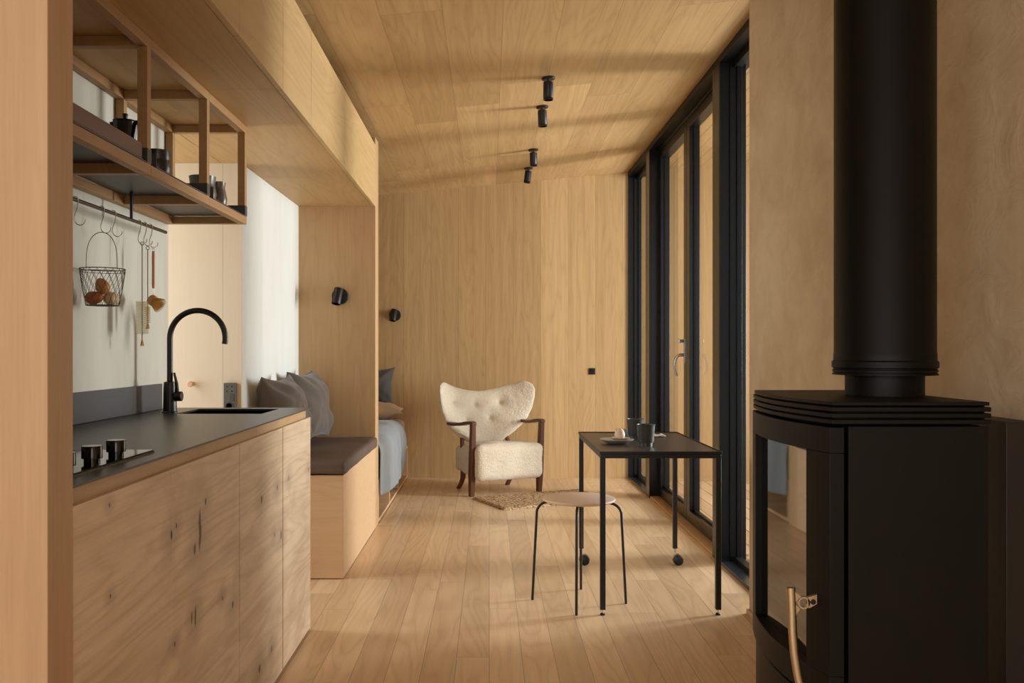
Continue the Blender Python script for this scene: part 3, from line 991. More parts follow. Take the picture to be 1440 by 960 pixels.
def soft_box(name, x0, x1, y0, y1, z0, z1, r, mat, seed=0.0, amp=0.004, n=18, puff=0.0):
    """a rounded cushion: a subdivided box pulled to rounded corners"""
    b = MB()
    b.box(-1, 1, -1, 1, -1, 1)
    bmesh.ops.subdivide_edges(b.bm, edges=b.bm.edges[:], cuts=n, use_grid_fill=True)
    hx, hy, hz_ = (x1 - x0) / 2, (y1 - y0) / 2, (z1 - z0) / 2
    c = Vector(((x0 + x1) / 2, (y0 + y1) / 2, (z0 + z1) / 2))
    for v in b.bm.verts:
        p = Vector((math.copysign(abs(v.co.x) ** 0.7, v.co.x) * hx, math.copysign(abs(v.co.y) ** 0.7, v.co.y) * hy, v.co.z * hz_))
        q = Vector((max(-hx + r, min(hx - r, p.x)), max(-hy + r, min(hy - r, p.y)), max(-hz_ + r, min(hz_ - r, p.z))))
        d = p - q
        if d.length > 1e-6:
            m = max(abs(d.x), abs(d.y), abs(d.z))
            d = d.normalized() * m
        p = q + d
        if puff:
            k = (1 - (p.x / hx) ** 2) * (1 - (p.y / hy) ** 2)
            p.z += math.copysign(puff * max(k, 0), p.z) if p.z > 0 else 0
        p += Vector((noise.noise(p * 9 + Vector((seed, 0, 0))), noise.noise(p * 9 + Vector((0, seed, 5))), noise.noise(p * 9 + Vector((3, 0, seed))))) * amp
        v.co = p + c
    return b


b = soft_box('c', XN + 0.004, XF + 0.018, 4.462, 5.744, 0.523, 0.592, 0.022, None, 1.0, 0.004, 20)
tag(b.build('bench_cushion', M['cushion'], origin='base', smooth=60), 'dark brown flat seat cushion on the oak bench', 'cushion')


def pillow(name, w_, h_, th, mat, loc, rot, label, group, seed):
    b = MB()
    n = 26
    def shape(sgn):
        def fn(a, c):
            u, v = 2 * a - 1, 2 * c - 1
            # corners stay sharp, sides draw in
            px = u * (w_ / 2) * (1 - 0.15 * (1 - abs(v) ** 2.6))
            py = v * (h_ / 2) * (1 - 0.15 * (1 - abs(u) ** 2.6))
            k = ((1 - abs(u) ** 2.4) * (1 - abs(v) ** 2.4)) ** 0.55
            q = Vector((px * 7 + seed, py * 7, sgn * 2.0))
            wr = noise.noise(q) * 0.022 + noise.noise(q * 2.3) * 0.012
            crease = 0.018 * math.sin((abs(u) - abs(v)) * 9 + seed) * (abs(u) * abs(v)) ** 0.6
            z = sgn * (th / 2) * k + (wr + crease) * min(1, k * 2.5)
            return (px, py, z)
        return fn
    b.grid(shape(1), n, n)
    b.grid(shape(-1), n, n)
    o = b.build(name, mat, smooth=75, weld=0.0005, subsurf=1)
    o.location = loc
    o.rotation_euler = rot
    return tag(o, label, 'pillow', group)


# local x = width, local y = height, local z = thickness
def stand(yaw, tilt):
    # face towards +x rotated by yaw about z, leaning back by tilt
    m = Matrix.Rotation(yaw, 3, 'Z') @ Matrix.Rotation(-tilt, 3, 'Y') @ Matrix(((0, 0, 1), (1, 0, 0), (0, 1, 0)))
    return m.to_euler()


pillow('throw_pillow', 0.54, 0.45, 0.22, M['pillow'], (-1.090, 5.40, 0.812), stand(math.radians(-5), math.radians(14)),
       'large grey-brown pillow standing on the bench cushion by the partition', 'pillows on the bench', 1.3)
pillow('throw_pillow', 0.54, 0.44, 0.20, M['pillow'], (-1.086, 4.78, 0.808), stand(math.radians(-3), math.radians(14)),
       'grey-brown pillow on the bench half hidden by the counter end', 'pillows on the bench', 4.7)

# ------------------------------------------------------------------ bed
t = thing('bed', 'oak bed base with open shelf boxes along its front', 'bed', (-1.5, 6.95, 0))
XB = XF + 0.001
b = MB()
y0, y1 = 5.912, 7.995
b.box(-2.55, XB, y0, y1, 0.010, 0.030)
b.box(-2.55, XB, y0, y1, 0.275, 0.293)
for yy in (y0, 6.55, 7.22, y1 - 0.018):
    b.box(-1.15, XB, yy, yy + 0.018, 0.030, 0.275)
b.box(-1.168, -1.15, y0, y1, 0.030, 0.275)
b.build('frame', M['bench'], t, bevel=0.001)
MB().box(-2.5, XB - 0.02, y0 + 0.01, y1 - 0.01, 0.0, 0.010).build('plinth', M['gloss'], t)
b = soft_box('m', -2.55, -0.748, 5.935, 7.975, 0.302, 0.535, 0.05, None, 3.0, 0.006, 22)
tag(b.build('mattress', M['sheet'], origin='base', smooth=70), 'mattress in a dusty pink sheet on the oak bed base', 'mattress')


def quilt():
    b = MB()
    nu, nv = 46, 40
    th = 0.018
    def surf(a, c):
        # a across (wall side -> over the front edge -> down), c along the bed
        yy = 5.912 + 1.52 * c
        drop = 0.30 + 0.055 * math.sin(3.0 - 2.2 * c) - 0.12 * max(0, c - 0.55)
        ltop = 1.05
        s = a * (ltop + 0.10 + drop)
        if s < ltop:
            x, z = -0.80 - ltop + s, 0.548
        elif s < ltop + 0.12:
            q = (s - ltop) / 0.12 * PI / 2
            x, z = -0.80 + 0.078 * math.sin(q), 0.548 - 0.078 * (1 - math.cos(q))
        else:
            x, z = -0.722, 0.548 - 0.078 - (s - ltop - 0.12)
        k = max(0, min(1, (s - ltop) / 0.2))
        fold = math.sin(yy * 15 + 2.0 * z) * 0.010 + noise.noise(Vector((yy * 5, z * 6, x * 3))) * 0.018
        x += k * ((0.010 + 1.2 * abs(fold)) * min(1, 0.1 + c * 5) - 0.006 * (1 - min(1, c * 6)))
        z += (1 - k) * (0.014 + 0.016 * noise.noise(Vector((x * 6, yy * 6, 0))))
        yy += 0.05 * k * (a - 0.8) * math.sin(c * 9) * min(1, c * 4)
        return Vector((x, yy, z))
    b.grid(lambda a, c: surf(a, c), nu, nv)
    return b


o = quilt().build('quilt', M['blanket'], origin='base', smooth=80)
m = o.modifiers.new('thick', 'SOLIDIFY')
m.thickness = 0.012
m.offset = 1
m = o.modifiers.new('soft', 'SUBSURF')
m.levels = m.render_levels = 1
tag(o, 'blue-grey quilt hanging over the front of the bed', 'quilt')
pillow('bed_pillow', 0.62, 0.42, 0.15, M['linen'], (-1.03, 7.64, 0.622), (0.03, 0.0, 0.06), 'beige pillow lying flat at the head of the bed', 'pillows on the bed', 2.2)
pillow('bed_pillow', 0.50, 0.40, 0.14, M['pillowdark'], (-1.07, 7.905, 0.80), (math.radians(86), 0, math.radians(2)), 'dark grey pillow standing upright against the back wall', 'pillows on the bed', 8.1)
tag(MB().box(-0.90, -0.742, 6.60, 6.63, 0.030, 0.165).build('book', M['blue'], origin='base', bevel=0.002), 'pale blue book standing in the bed shelf', 'book', 'books in the bed shelf')
tag(MB().box(-0.90, -0.742, 6.634, 6.72, 0.030, 0.075).build('book', M['orange'], origin='base', bevel=0.002), 'low orange book beside the pale blue one in the bed shelf', 'book', 'books in the bed shelf')


# ------------------------------------------------------------------ lamps
def wall_lamp(x, y, z, label):
    t = thing('wall_lamp', label, 'lamp', (x, y, z), 'black wall lamps')
    MB().lathe([(0.0525, 0.0), (0.0525, 0.014), (0.050, 0.017), (0, 0.017)], (x, y, z), 36, Matrix.Rotation(PI / 2, 3, 'X')).build('wall_plate', M['blackmatt'], t)
    MB().cyl((x, y - 0.016, z), (x, y - 0.05, z), 0.010, None, 14).build('stem', M['blackmatt'], t)
    d = Vector((-0.14, -0.28, -0.95)).normalized()
    c = Vector((x - 0.006, y - 0.072, z - 0.004))
    q = Vector((0, 0, 1)).rotation_difference(d).to_matrix()
    L = 0.052
    MB().lathe([(0, -L), (0.028, -L), (0.029, -L + 0.002), (0.029, L), (0.026, L), (0.026, L - 0.02), (0, L - 0.02)], c, 28, q).build('lamp_head', M['blackmatt'], t)


wall_lamp(-0.956, 5.75, 1.490, 'round black wall lamp on the oak partition')
wall_lamp(-0.841, 8.00, 1.455, 'round black wall lamp on the back wall above the bed')


def spot(px, y, tilt, label):
    x = px
    z = ceilz(x)
    t = thing('ceiling_spotlight', label, 'spotlight', (x, y, z), 'black ceiling spotlights')
    Rm = Matrix.Rotation(-math.atan(0.0909), 3, 'Y')
    MB().lathe([(0, -0.012), (0.034, -0.012), (0.037, -0.009), (0.037, 0.0), (0, 0)], (x, y, z), 32, Rm).build('ceiling_rose', M['blackmatt'], t)
    MB().cyl((x, y, z - 0.01), (x, y, z - 0.036), 0.0055, None, 12).build('joint', M['blackmatt'], t)
    q = Matrix.Rotation(tilt, 3, 'Y')
    L = 0.098
    MB().lathe([(0, 0), (0.0265, 0), (0.028, -0.0015), (0.028, -L + 0.012), (0.0272, -L + 0.011), (0.0272, -L + 0.009), (0.028, -L + 0.008), (0.028, -L), (0.024, -L), (0.024, -L + 0.02), (0, -L + 0.02)], (x, y, z - 0.026), 28, q).build('spot_head', M['blackmatt'], t)


spot(0.325, 4.935, 0.0, 'largest black ceiling spotlight, farthest from the back wall')
spot(0.326, 5.52, -0.04, 'black ceiling spotlight, third from the back wall')
spot(0.330, 6.71, -0.03, 'upright black ceiling spotlight, second from the back wall')
spot(0.3226, 7.39, 0.12, 'black ceiling spotlight nearest the back wall, tilted')

b = MB().box(0.889, 0.946, 7.992, 7.9995, 0.925, 0.982)
t = thing('light_switch', 'small square black switch on the back wall', 'switch', (0.917, 7.999, 0.953))
b.build('plate', M['blackmatt'], t, bevel=0.0015)
MB().box(0.898, 0.937, 7.988, 7.992, 0.934, 0.973).build('rocker', M['black'], t, bevel=0.001)

# ------------------------------------------------------------------ armchair
ang = math.atan2(0.432, 0.902)
ch = thing('armchair', 'cream sheepskin wing armchair with dark walnut arms', 'armchair', (0.132, 7.13, 0), None, (0, 0, ang))


def wing_back():
    b = MB()
    nu, nv = 91, 71
    Wp = [(0.0, 0.21), (0.08, 0.275), (0.2, 0.33), (0.35, 0.38), (0.55, 0.415), (0.75, 0.432), (0.9, 0.437), (1.0, 0.425)]
    def W(v):
        for (a, x0), (c, x1) in zip(Wp[:-1], Wp[1:]):
            if v <= c:
                f = (v - a) / (c - a)
                f = f * f * (3 - 2 * f) * 0.4 + f * 0.6
                return x0 + (x1 - x0) * f
        return Wp[-1][1]
    buttons = [(-0.28, 0.70), (-0.06, 0.675), (0.175, 0.69), (-0.165, 0.555), (0.065, 0.56)]
    def top(u):
        k = abs(u)
        t = 0.795 + 0.115 * k ** 1.7
        if k > 0.80:
            t -= 0.055 * ((k - 0.80) / 0.20) ** 2.2
        return t
    def bot(u):
        return 0.350 + 0.085 * abs(u) ** 2.5
    def mid(u, v):
        x = u * W(v)
        z = bot(u) + (top(u) - bot(u)) * v
        h = (z - 0.38)
        y = 0.375 + 0.40 * h - 0.9 * x * x * (0.7 + 0.5 * v) - 0.25 * max(0, abs(x) - 0.30) * v
        return x, y, z
    def side(sgn):
        def fn(a, c):
            # denser rows near the rim
            u = math.sin((2 * a - 1) * PI / 2)
            v = 0.5 + 0.5 * math.sin((2 * c - 1) * PI / 2)
            x, y, z = mid(u, v)
            k = ((1 - abs(u) ** 5) * (1 - abs(2 * v - 1) ** 5)) ** 0.5
            th = 0.052 * k
            if sgn < 0:
                for bx_, bz_ in buttons:
                    d2 = (x - bx_) ** 2 + (z - bz_) ** 2
                    th -= 0.024 * math.exp(-d2 / 0.0035)
                    th -= 0.024 * math.exp(-d2 / 0.0003)
            # normal in plan leans with the wing
            nx = max(-0.75, min(0.75, 2 * 0.9 * x * 0.95)) 
            n = Vector((-nx if sgn < 0 else nx, -1 if sgn < 0 else 1, 0.38 if sgn < 0 else -0.38))
            if sgn > 0:
                n = Vector((nx, 1, -0.38))
            n.normalize()
            p = Vector((x, y, z)) + n * th
            p += n * (noise.noise(p * 45) * 0.0025 + noise.noise(p * 130) * 0.003) * min(1, k * 3)
            return p
        return fn
    b.grid(side(-1), nu, nv)
    b.grid(side(1), nu, nv)
    return b, buttons, mid


b, buttons, mid = wing_back()
back = b.build('backrest', M['wool'], ch, local=True, smooth=80, weld=0.0006, subsurf=1)
for (bx_, bz_) in buttons:
    bu = bx_ / 0.40
    h = bz_ - 0.38
    y = 0.375 + 0.40 * h - 0.9 * bx_ * bx_ * 1.05 - 0.008
    MB().lathe([(0, -0.006), (0.009, -0.003), (0.010, 0.0), (0.006, 0.004), (0, 0.005)], (bx_, y, bz_ + 0.003), 14, Matrix.Rotation(PI / 2 - 0.35, 3, 'X')).build('button', M['wool'], back, local=True)

b = soft_box('s', -0.272, 0.272, -0.100, 0.50, 0.120, 0.405, 0.055, None, 6.0, 0.006, 30, puff=0.03)
for v in b.bm.verts:
    # the seat narrows and drops towards the back, and its underside rises
    f = max(0, min(1, (v.co.y + 0.05) / 0.55))
    v.co.x *= 1 - 0.14 * f
    v.co.x *= 1 + 0.105 * max(0, min(1, (-0.025 - v.co.y) / 0.03))
    k = (v.co.z - 0.125) / 0.28
    v.co.z += -0.055 * f * k + 0.02 * f * (1 - k)
    q = v.co * 90
    v.co += Vector((noise.noise(q), noise.noise(q + Vector((9, 0, 0))), noise.noise(q + Vector((0, 9, 0))))) * 0.004
b.build('seat', M['wool'], ch, local=True, smooth=80, subsurf=1)


def blade(pts, w_, t_h, name, ref):
    """a flat sectioned wooden bar with rounded edges along a path"""
    b = MB()
    b.tube(pts, w_ / 2 * 1.12, 12, r2=t_h / 2 * 1.12, ref=ref)
    return b.build(name, M['walnut'], ch, local=True, smooth=50)


for s in (-1, 1):
    xx = s * 0.30
    # front leg running up to the arm
    b = MB()
    lo, hi = Vector((xx, 0.0, 0)), Vector((xx + 0.004 * s, -0.035, 0.572))
    sec = []
    for f, wx, wy in ((0, 0.019, 0.020), (0.3, 0.023, 0.026), (0.62, 0.021, 0.025), (0.93, 0.019, 0.023), (1.0, 0.019, 0.023)):
        c = lo.lerp(hi, f)
        sec.append([b.bm.verts.new(c + Vector((a * wx, d * wy, 0))) for a, d in ((-1, -1), (1, -1), (1, 1), (-1, 1))])
    for a, c in zip(sec[:-1], sec[1:]):
        b.bridge(a, c)
    b.bm.faces.new(sec[0])
    b.bm.faces.new(sec[-1])
    b.build('leg', M['walnut'], ch, local=True, bevel=0.006, seg=3)
    # arm
    b = MB()
    path = [(xx + 0.004 * s, -0.062, 0.571), (xx + 0.004 * s, -0.02, 0.578), (xx + 0.006 * s, 0.05, 0.572), (xx + 0.018 * s, 0.14, 0.556), (xx + 0.032 * s, 0.24, 0.548), (xx + 0.038 * s, 0.33, 0.548), (xx + 0.032 * s, 0.375, 0.550)]
    hw = [0.021, 0.023, 0.026, 0.032, 0.034, 0.030, 0.022]
    sec = []
    for (px_, py_, pz_), q in zip(path, hw):
        sec.append([b.bm.verts.new((px_ + a * q, py_, pz_ + d * 0.0125)) for a, d in ((-1, -1), (1, -1), (1, 1), (-1, 1))])
    for a, c in zip(sec[:-1], sec[1:]):
        b.bridge(a, c)
    b.bm.faces.new(sec[0])
    b.bm.faces.new(sec[-1])
    b.build('armrest', M['walnut'], ch, local=True, bevel=0.006, seg=3)
    # raked rear leg, carried up as the bearer of the back
    b = MB()
    path = [(s * 0.225, 0.425, 0.0), (s * 0.222, 0.375, 0.05), (s * 0.220, 0.345, 0.10), (s * 0.218, 0.340, 0.17)]
    sec = []
    for (px_, py_, pz_), q in zip(path, (0.017, 0.019, 0.022, 0.024)):
        sec.append([b.bm.verts.new((px_ + a * 0.016, py_ + d * q, pz_ - d * q * 0.2 if pz_ > 0 else 0)) for a, d in ((-1, -1), (1, -1), (1, 1), (-1, 1))])
    for a, c in zip(sec[:-1], sec[1:]):
        b.bridge(a, c)
    b.bm.faces.new(sec[0])
    b.bm.faces.new(sec[-1])
    b.build('leg', M['walnut'], ch, local=True, bevel=0.004)
    b = MB()
    path = [(s * 0.225, 0.34, 0.29), (s * 0.215, 0.37, 0.36), (s * 0.20, 0.41, 0.44)]
    sec = [[b.bm.verts.new((px_ + a * 0.014, py_ + d * 0.018, pz_)) for a, d in ((-1, -1), (1, -1), (1, 1), (-1, 1))] for px_, py_, pz_ in path]
    for a, c in zip(sec[:-1], sec[1:]):
        b.bridge(a, c)
    b.bm.faces.new(sec[0])
    b.bm.faces.new(sec[-1])
    b.build('back_bearer', M['walnut'], ch, local=True, bevel=0.004)

# ------------------------------------------------------------------ rug
b = MB()
L_, W_ = 0.95, 0.545
n1, n2 = 70, 40
def rugf(top):
    def fn(a, c):
        x, y = (a - 0.5) * L_, (c - 0.5) * W_
        e = min(1, 12 * min(a * L_, (1 - a) * L_, c * W_, (1 - c) * W_) / 0.1)
        j = 0.003 * noise.noise(Vector((x * 60, y * 60, 3))) * (1 if top else 0)
        return (x + 0.004 * noise.noise(Vector((y * 30, 1, 0))), y + 0.004 * noise.noise(Vector((x * 30, 2, 0))), (0.004 + 0.012 * e ** 0.5 + j) if top else 0.001)
    return fn
b.grid(rugf(True), n1, n2)
b.grid(rugf(False), n1, n2)
# close the sides
o = b.build('rug', M['jute'], smooth=60, weld=0.0)
m = o.modifiers.new('thick', 'SOLIDIFY')
m.thickness = 0.003
ra = math.atan2(0.13, 0.273)
uu, vv = Vector((math.cos(ra), math.sin(ra), 0)), Vector((-math.sin(ra), math.cos(ra), 0))
o.location = Vector((0.10, 6.397, 0.0)) + uu * L_ / 2 + vv * W_ / 2
o.rotation_euler = (0, 0, ra)
tag(o, 'small braided jute rug in front of the armchair', 'rug')

# ------------------------------------------------------------------ stool
sx, sy = 0.4085, 4.085
st = thing('stool', 'round oak topped stool with four thin black legs', 'stool', (sx, sy, 0), None, (0, 0, math.radians(-8.5)))
MB().lathe([(0, 0.459), (0.155, 0.459), (0.1625, 0.463), (0.1665, 0.468), (0.1655, 0.472), (0.163, 0.474), (0, 0.474)], (0, 0, 0), 64).build('seat', M['stoolseat'], st, local=True)
for k in range(4):
    a = k * PI / 2
    d = Vector((math.cos(a), math.sin(a), 0))
    pts = [d * 0.095 + Vector((0, 0, 0.4525)), d * 0.13 + Vector((0, 0, 0.4525))]
    for i in range(1, 9):
        q = PI / 2 * i / 8
        pts.append(d * (0.135 + 0.045 * math.sin(q) + 0.0015 * i) + Vector((0, 0, 0.4525 - 0.045 * (1 - math.cos(q)))))
    pts += [d * 0.2125 + Vector((0, 0, 0.0))]
    MB().tube(pts, 0.0062, 12, ref=Vector((-d.y, d.x, 0))).build('leg', M['blackmatt'], st, local=True)
    MB().box(d.x * 0.09 - 0.007, d.x * 0.09 + 0.007, d.y * 0.09 - 0.007, d.y * 0.09 + 0.007, 0.446, 0.459).build('mount', M['blackmatt'], st, local=True)

# ------------------------------------------------------------------ table
tx0, tx1, ty0, ty1, tz = 0.477, 1.006, 3.868, 4.80, 0.709
tb = thing('side_table', 'black metal table with rimmed top on two feet and two casters', 'table', ((tx0 + tx1) / 2, (ty0 + ty1) / 2, 0), None)
MB().box(tx0 + 0.004, tx1 - 0.004, ty0 + 0.004, ty1 - 0.004, tz - 0.012, tz - 0.004).build('tabletop', plain('dark_linoleum', srgb(62, 57, 56), 0.36, 0.5, nscale=18, namp=0.1), tb)
b = MB()
for x0, x1, y0, y1 in ((tx0, tx1, ty0, ty0 + 0.004), (tx0, tx1, ty1 - 0.004, ty1), (tx0, tx0 + 0.004, ty0 + 0.004, ty1 - 0.004), (tx1 - 0.004, tx1, ty0 + 0.004, ty1 - 0.004)):
    b.box(x0, x1, y0, y1, tz - 0.012, tz)
for x0, x1, y0, y1 in ((tx0 + 0.004, tx1 - 0.004, ty0 + 0.003, ty0 + 0.022), (tx0 + 0.004, tx1 - 0.004, ty1 - 0.022, ty1 - 0.003),
                       (tx0 + 0.003, tx0 + 0.022, ty0 + 0.022, ty1 - 0.022), (tx1 - 0.022, tx1 - 0.003, ty0 + 0.022, ty1 - 0.022)):
    b.box(x0, x1, y0, y1, tz - 0.030, tz - 0.0125)
b.build('frame', M['blackmatt'], tb, bevel=0.001)
for x in (tx0 + 0.0145, tx1 - 0.0145):
    for y, low in ((ty0 + 0.0145, 0.024), (ty1 - 0.0145, 0.088)):
        lg = MB().box(x - 0.0115, x + 0.0115, y - 0.0115, y + 0.0115, low, tz - 0.030).build('leg', M['blackmatt'], tb, bevel=0.0015)
        if low < 0.05:
            MB().cyl((x, y, 0.006), (x, y, low), 0.0035, None, 10).build('foot_screw', M['steel'], lg)
            MB().lathe([(0.0115, 0), (0.0115, 0.005), (0.007, 0.009), (0, 0.009)], (x, y, 0), 18).build('foot_pad', M['gloss'], lg)
        else:
            MB().cyl((x, y, 0.066), (x, y, low), 0.005, None, 10).build('caster_stem', M['steel'], lg)
            wx = x + 0.016
            b = MB()
            for dy in (-0.013, 0.013):
                b.lathe([(0, -0.009), (0.022, -0.009), (0.026, -0.006), (0.026, 0.006), (0.022, 0.009), (0, 0.009)], (wx, y + dy, 0.026), 28, Matrix.Rotation(PI / 2, 3, 'X'))
            b.build('caster_wheel', M['blackmatt'], lg)
            b = MB()
            outer = [(wx + 0.030 * math.cos(math.radians(q)), 0.027 + 0.030 * math.sin(math.radians(q))) for q in range(-5, 196, 15)]
            b.prism(outer, y - 0.004, y + 0.004, 'y')
            hood = [(wx + 0.0285 * math.cos(math.radians(q)), 0.027 + 0.0285 * math.sin(math.radians(q))) for q in range(0, 181, 15)]
            hood += [(wx + 0.0268 * math.cos(math.radians(q)), 0.027 + 0.0268 * math.sin(math.radians(q))) for q in range(180, -1, -15)]
            for k in range(12):
                quad = [hood[k], hood[k + 1], hood[len(hood) - 2 - k], hood[len(hood) - 1 - k]]
                b.prism(quad, y + 0.004, y + 0.020, 'y')
            b.build('caster_fork', M['steel'], lg)
TT = tz - 0.004

# on the table
px_, py_ = 0.603, 4.235
tag(MB().lathe([(0, 0), (0.038, 0), (0.045, 0.003), (0.068, 0.012), (0.080, 0.020), (0.0805, 0.022), (0.078, 0.0225), (0.064, 0.0155), (0.04, 0.008), (0, 0.007)], (px_, py_, TT), 48).build('plate', M['plate'], origin='base'),
    'shallow grey glazed dish with the egg on the black table', 'plate')
cup('egg_saucer', (0.622, 4.243, TT + 0.0078), [(0.022, 0), (0.028, 0.004), (0.046, 0.020)], 0.004, M['plate'], 'small grey saucer inside the shallow dish, holding the egg', 'saucer')
e = egg((0.618, 4.243, TT + 0.0430), (0.1, 0, 1), M['egg_white'], 'cream egg standing on the dish on the black table', 'egg on the table', 0.060, 0.0250)
del e['group']
cp = [(0.030, 0), (0.030, 0.016), (0.0355, 0.0175), (0.037, 0.024), (0.041, 0.092), (0.0425, 0.096), (0.0435, 0.100)]
cup('cup', (0.721, 4.125, TT), cp, 0.0035, M['cupgrey'], 'charcoal stoneware cup nearer the front of the black table', 'cup', 'charcoal cups on the table')
cup('cup', (0.726, 4.45, TT), cp, 0.0035, M['cupgrey'], 'charcoal stoneware cup behind the nearer one on the black table', 'cup', 'charcoal cups on the table')
cup('small_bowl', (0.690, 4.60, TT), [(0.026, 0), (0.034, 0.006), (0.040, 0.022), (0.041, 0.036)], 0.003, M['plate'], 'small grey bowl half hidden behind the egg', 'bowl')
b = MB()
def nap(a, c):
    x, y = (a - 0.5) * 0.062, (c - 0.5) * 0.055
    z = 0.006 + 0.010 * max(0, noise.noise(Vector((x * 60, y * 60, 1.3))) + 0.4)
    if min(a, c, 1 - a, 1 - c) < 0.06:
        z = 0.0025 + 0.004 * (0.5 + 0.5 * noise.noise(Vector((x * 90, y * 90, 7))))
    return (0.862 + x + 0.004 * noise.noise(Vector((y * 70, 3, 0))), 4.565 + y, TT + z)
b.grid(nap, 14, 14)
o = b.build('napkin', M['paper'], origin='base', smooth=25)
m = o.modifiers.new('thick', 'SOLIDIFY')
m.thickness = 0.0015
tag(o, 'crumpled white paper napkin at the back of the black table', 'napkin')

# ------------------------------------------------------------------ stove
SY0, SY1, SXF, SXB = 1.65, 2.14, 0.633, 0.922
SYM, SHW = (SY0 + SY1) / 2, (SY1 - SY0) / 2
def bulge(y, d=0.0):
    return SXF - 0.034 * (1 - ((y - SYM) / SHW) ** 2) - d
def dshape(d=0.0, n=24, fr=0.0):
    """plan outline: bowed front towards -x, straight back"""
    pts = []
    for i in range(n + 1):
        y = SY1 + d - (SHW * 2 + 2 * d) * i / n
        yy = SYM + (y - SYM) * SHW / (SHW + d) if d else y
        pts.append((bulge(yy, d + fr), y))
    pts += [(SXB + d, SY0 - d), (SXB + d, SY1 + d)]
    return pts
sv = thing('wood_stove', 'dark brown-black wood stove with bowed glass door at right', 'stove', (0.77, SYM, 0))
b = MB()
def front_shell(z0, z1, d, name, mat, y0=SY0, y1=SY1, thick=0.02, n=20, parent=None):
    b = MB()
    A, Bq = [], []
    outline = []
    for i in range(n + 1):
        y = y0 + (y1 - y0) * i / n
        outline.append((bulge(y, d), y))
    inner = [(x + thick, y) for x, y in outline[::-1]]
    b.prism(outline + inner, z0, z1, 'z')
    return b
# body: D plan with front set back behind the door; below the door it comes forward again
body = MB()
body.prism(dshape(-0.004, fr=-0.028), 0.47, 1.008, 'z')
body.prism(dshape(-0.003), 0.05, 0.478, 'z')
body.prism(dshape(-0.03), 0.0, 0.05, 'z')
bo = body.build('stove_body', M['stove'], sv, bevel=0.002)
MB().box(SXF + 0.028, SXB - 0.004, SY0 - 0.002, SY0 + 0.004, 0.02, 1.008).build('side_panel', M['stove'], bo, bevel=0.001)
b = MB()
b.prism(dshape(0.0), 1.046, 1.053, 'z')
for z in (1.012, 1.0235, 1.035):
    b.prism(dshape(0.002), z, z + 0.0085, 'z')
    b.prism(dshape(-0.006), z + 0.0085, z + 0.0115, 'z')
b.build('top_plate', M['stove'], sv, bevel=0.0015)
# door: frame of four curved members around a curved pane
d0, d1, dz0, dz1 = SY0 + 0.004, SY1 - 0.010, 0.488, 1.006
g0, g1, gz0, gz1 = 1.728, 2.045, 0.545, 0.958
door = MB()
def shell_into(b, y0, y1, z0, z1, d, thick, n):
    outline = [(bulge(y0 + (y1 - y0) * i / n, d), y0 + (y1 - y0) * i / n) for i in range(n + 1)]
    inner = [(x + thick, y) for x, y in outline[::-1]]
    b.prism(outline + inner, z0, z1, 'z')
shell_into(door, d0, d1, gz1, dz1, 0.004, 0.028, 24)
shell_into(door, d0, d1, dz0, gz0, 0.004, 0.028, 24)
shell_into(door, d0, g0, gz0, gz1, 0.004, 0.028, 6)
shell_into(door, g1, d1, gz0, gz1, 0.004, 0.028, 6)
do = door.build('stove_door', M['stove'], sv, bevel=0.0012)
pane = MB()
pane.box(0.622, 0.628, g0 - 0.002, g1 + 0.002, gz0 - 0.002, gz1 + 0.002)
pane.build('door_glass', M['stoveglass'], do)
hy = 1.693
b = MB()
path = [(0.570, hy, 0.700), (0.572, hy, 0.66), (0.573, hy, 0.62), (0.576, hy, 0.58), (0.582, hy, 0.54), (0.591, hy, 0.50), (0.603, hy, 0.46)]
b.tube(path, 0.0085, 12, r2=0.0065, ref=Vector((0, 1, 0)))
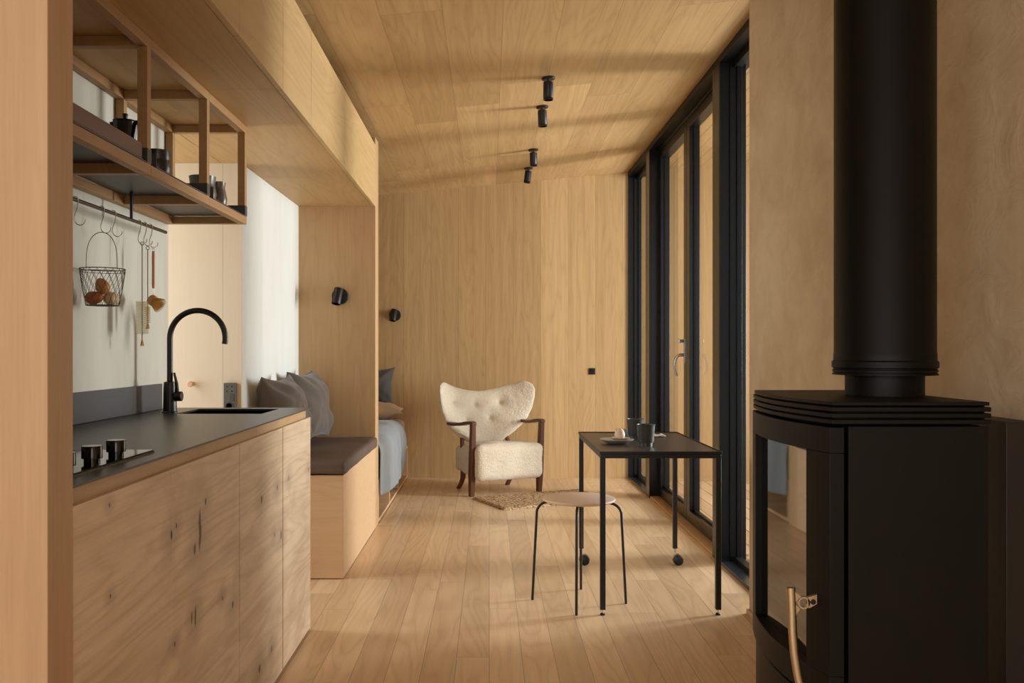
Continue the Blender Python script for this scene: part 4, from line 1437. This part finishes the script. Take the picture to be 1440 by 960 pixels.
def ringpoly(cx, cz, ro, ri, y0, y1, bb):
    n = 24
    for k in range(n):
        a0, a1 = 2 * PI * k / n, 2 * PI * (k + 1) / n
        bb.prism([(cx + ro * math.cos(a0), cz + ro * math.sin(a0)), (cx + ro * math.cos(a1), cz + ro * math.sin(a1)),
                  (cx + ri * math.cos(a1), cz + ri * math.sin(a1)), (cx + ri * math.cos(a0), cz + ri * math.sin(a0))], y0, y1, 'y')
ringpoly(0.5935, 0.672, 0.0115, 0.0085, hy - 0.004, hy + 0.004, b)
b.prism([(0.570, 0.700), (0.580, 0.690), (0.588, 0.684), (0.583, 0.679), (0.574, 0.672)], hy - 0.004, hy + 0.004, 'y')
b.prism([(0.574, 0.672), (0.583, 0.664), (0.586, 0.660), (0.575, 0.645)], hy - 0.004, hy + 0.004, 'y')
b.prism([(0.600, 0.682), (0.618, 0.688), (0.618, 0.670), (0.603, 0.662)], hy - 0.004, hy + 0.004, 'y')
hd = b.build('door_handle', M['brass'], do)
MB().cyl((0.610, hy - 0.0065, 0.6745), (0.610, hy + 0.004, 0.6745), 0.0052, None, 14).build('bolt', M['gloss'], hd)

pc = (0.8355, SYM)
t = thing('stovepipe', 'tall black flue pipe rising from the stove', 'flue pipe', (pc[0], pc[1], 1.053))
MB().lathe([(0.078, 1.0535), (0.078, 1.115), (0, 1.115)], (pc[0], pc[1], 0), 48).build('inner_collar', M['pipe'], t)
zt = ceilz(pc[0] - 0.11) - 0.004
MB().lathe([(0.098, 1.096), (0.1035, 1.0965), (0.1035, 1.0995), (0.1005, 1.1005), (0.1005, 1.102), (0.1030, 1.103), (0.1030, 1.107), (0.1005, 1.1085), (0.1005, 1.110), (0.1045, 1.112), (0.1045, 1.124), (0.1010, 1.127), (0.1010, 1.141), (0.1000, 1.143), (0.1000, zt)], (pc[0], pc[1], 0), 64).build('pipe', M['pipe'], t)

tag(MB().box(1.069, 1.1305, 1.853, 2.75, 0.0, 1.0).build('heat_shield', M['firewall'], origin='base', bevel=0.0015), 'dark steel box panel on the plaster wall behind the stove', 'heat shield')
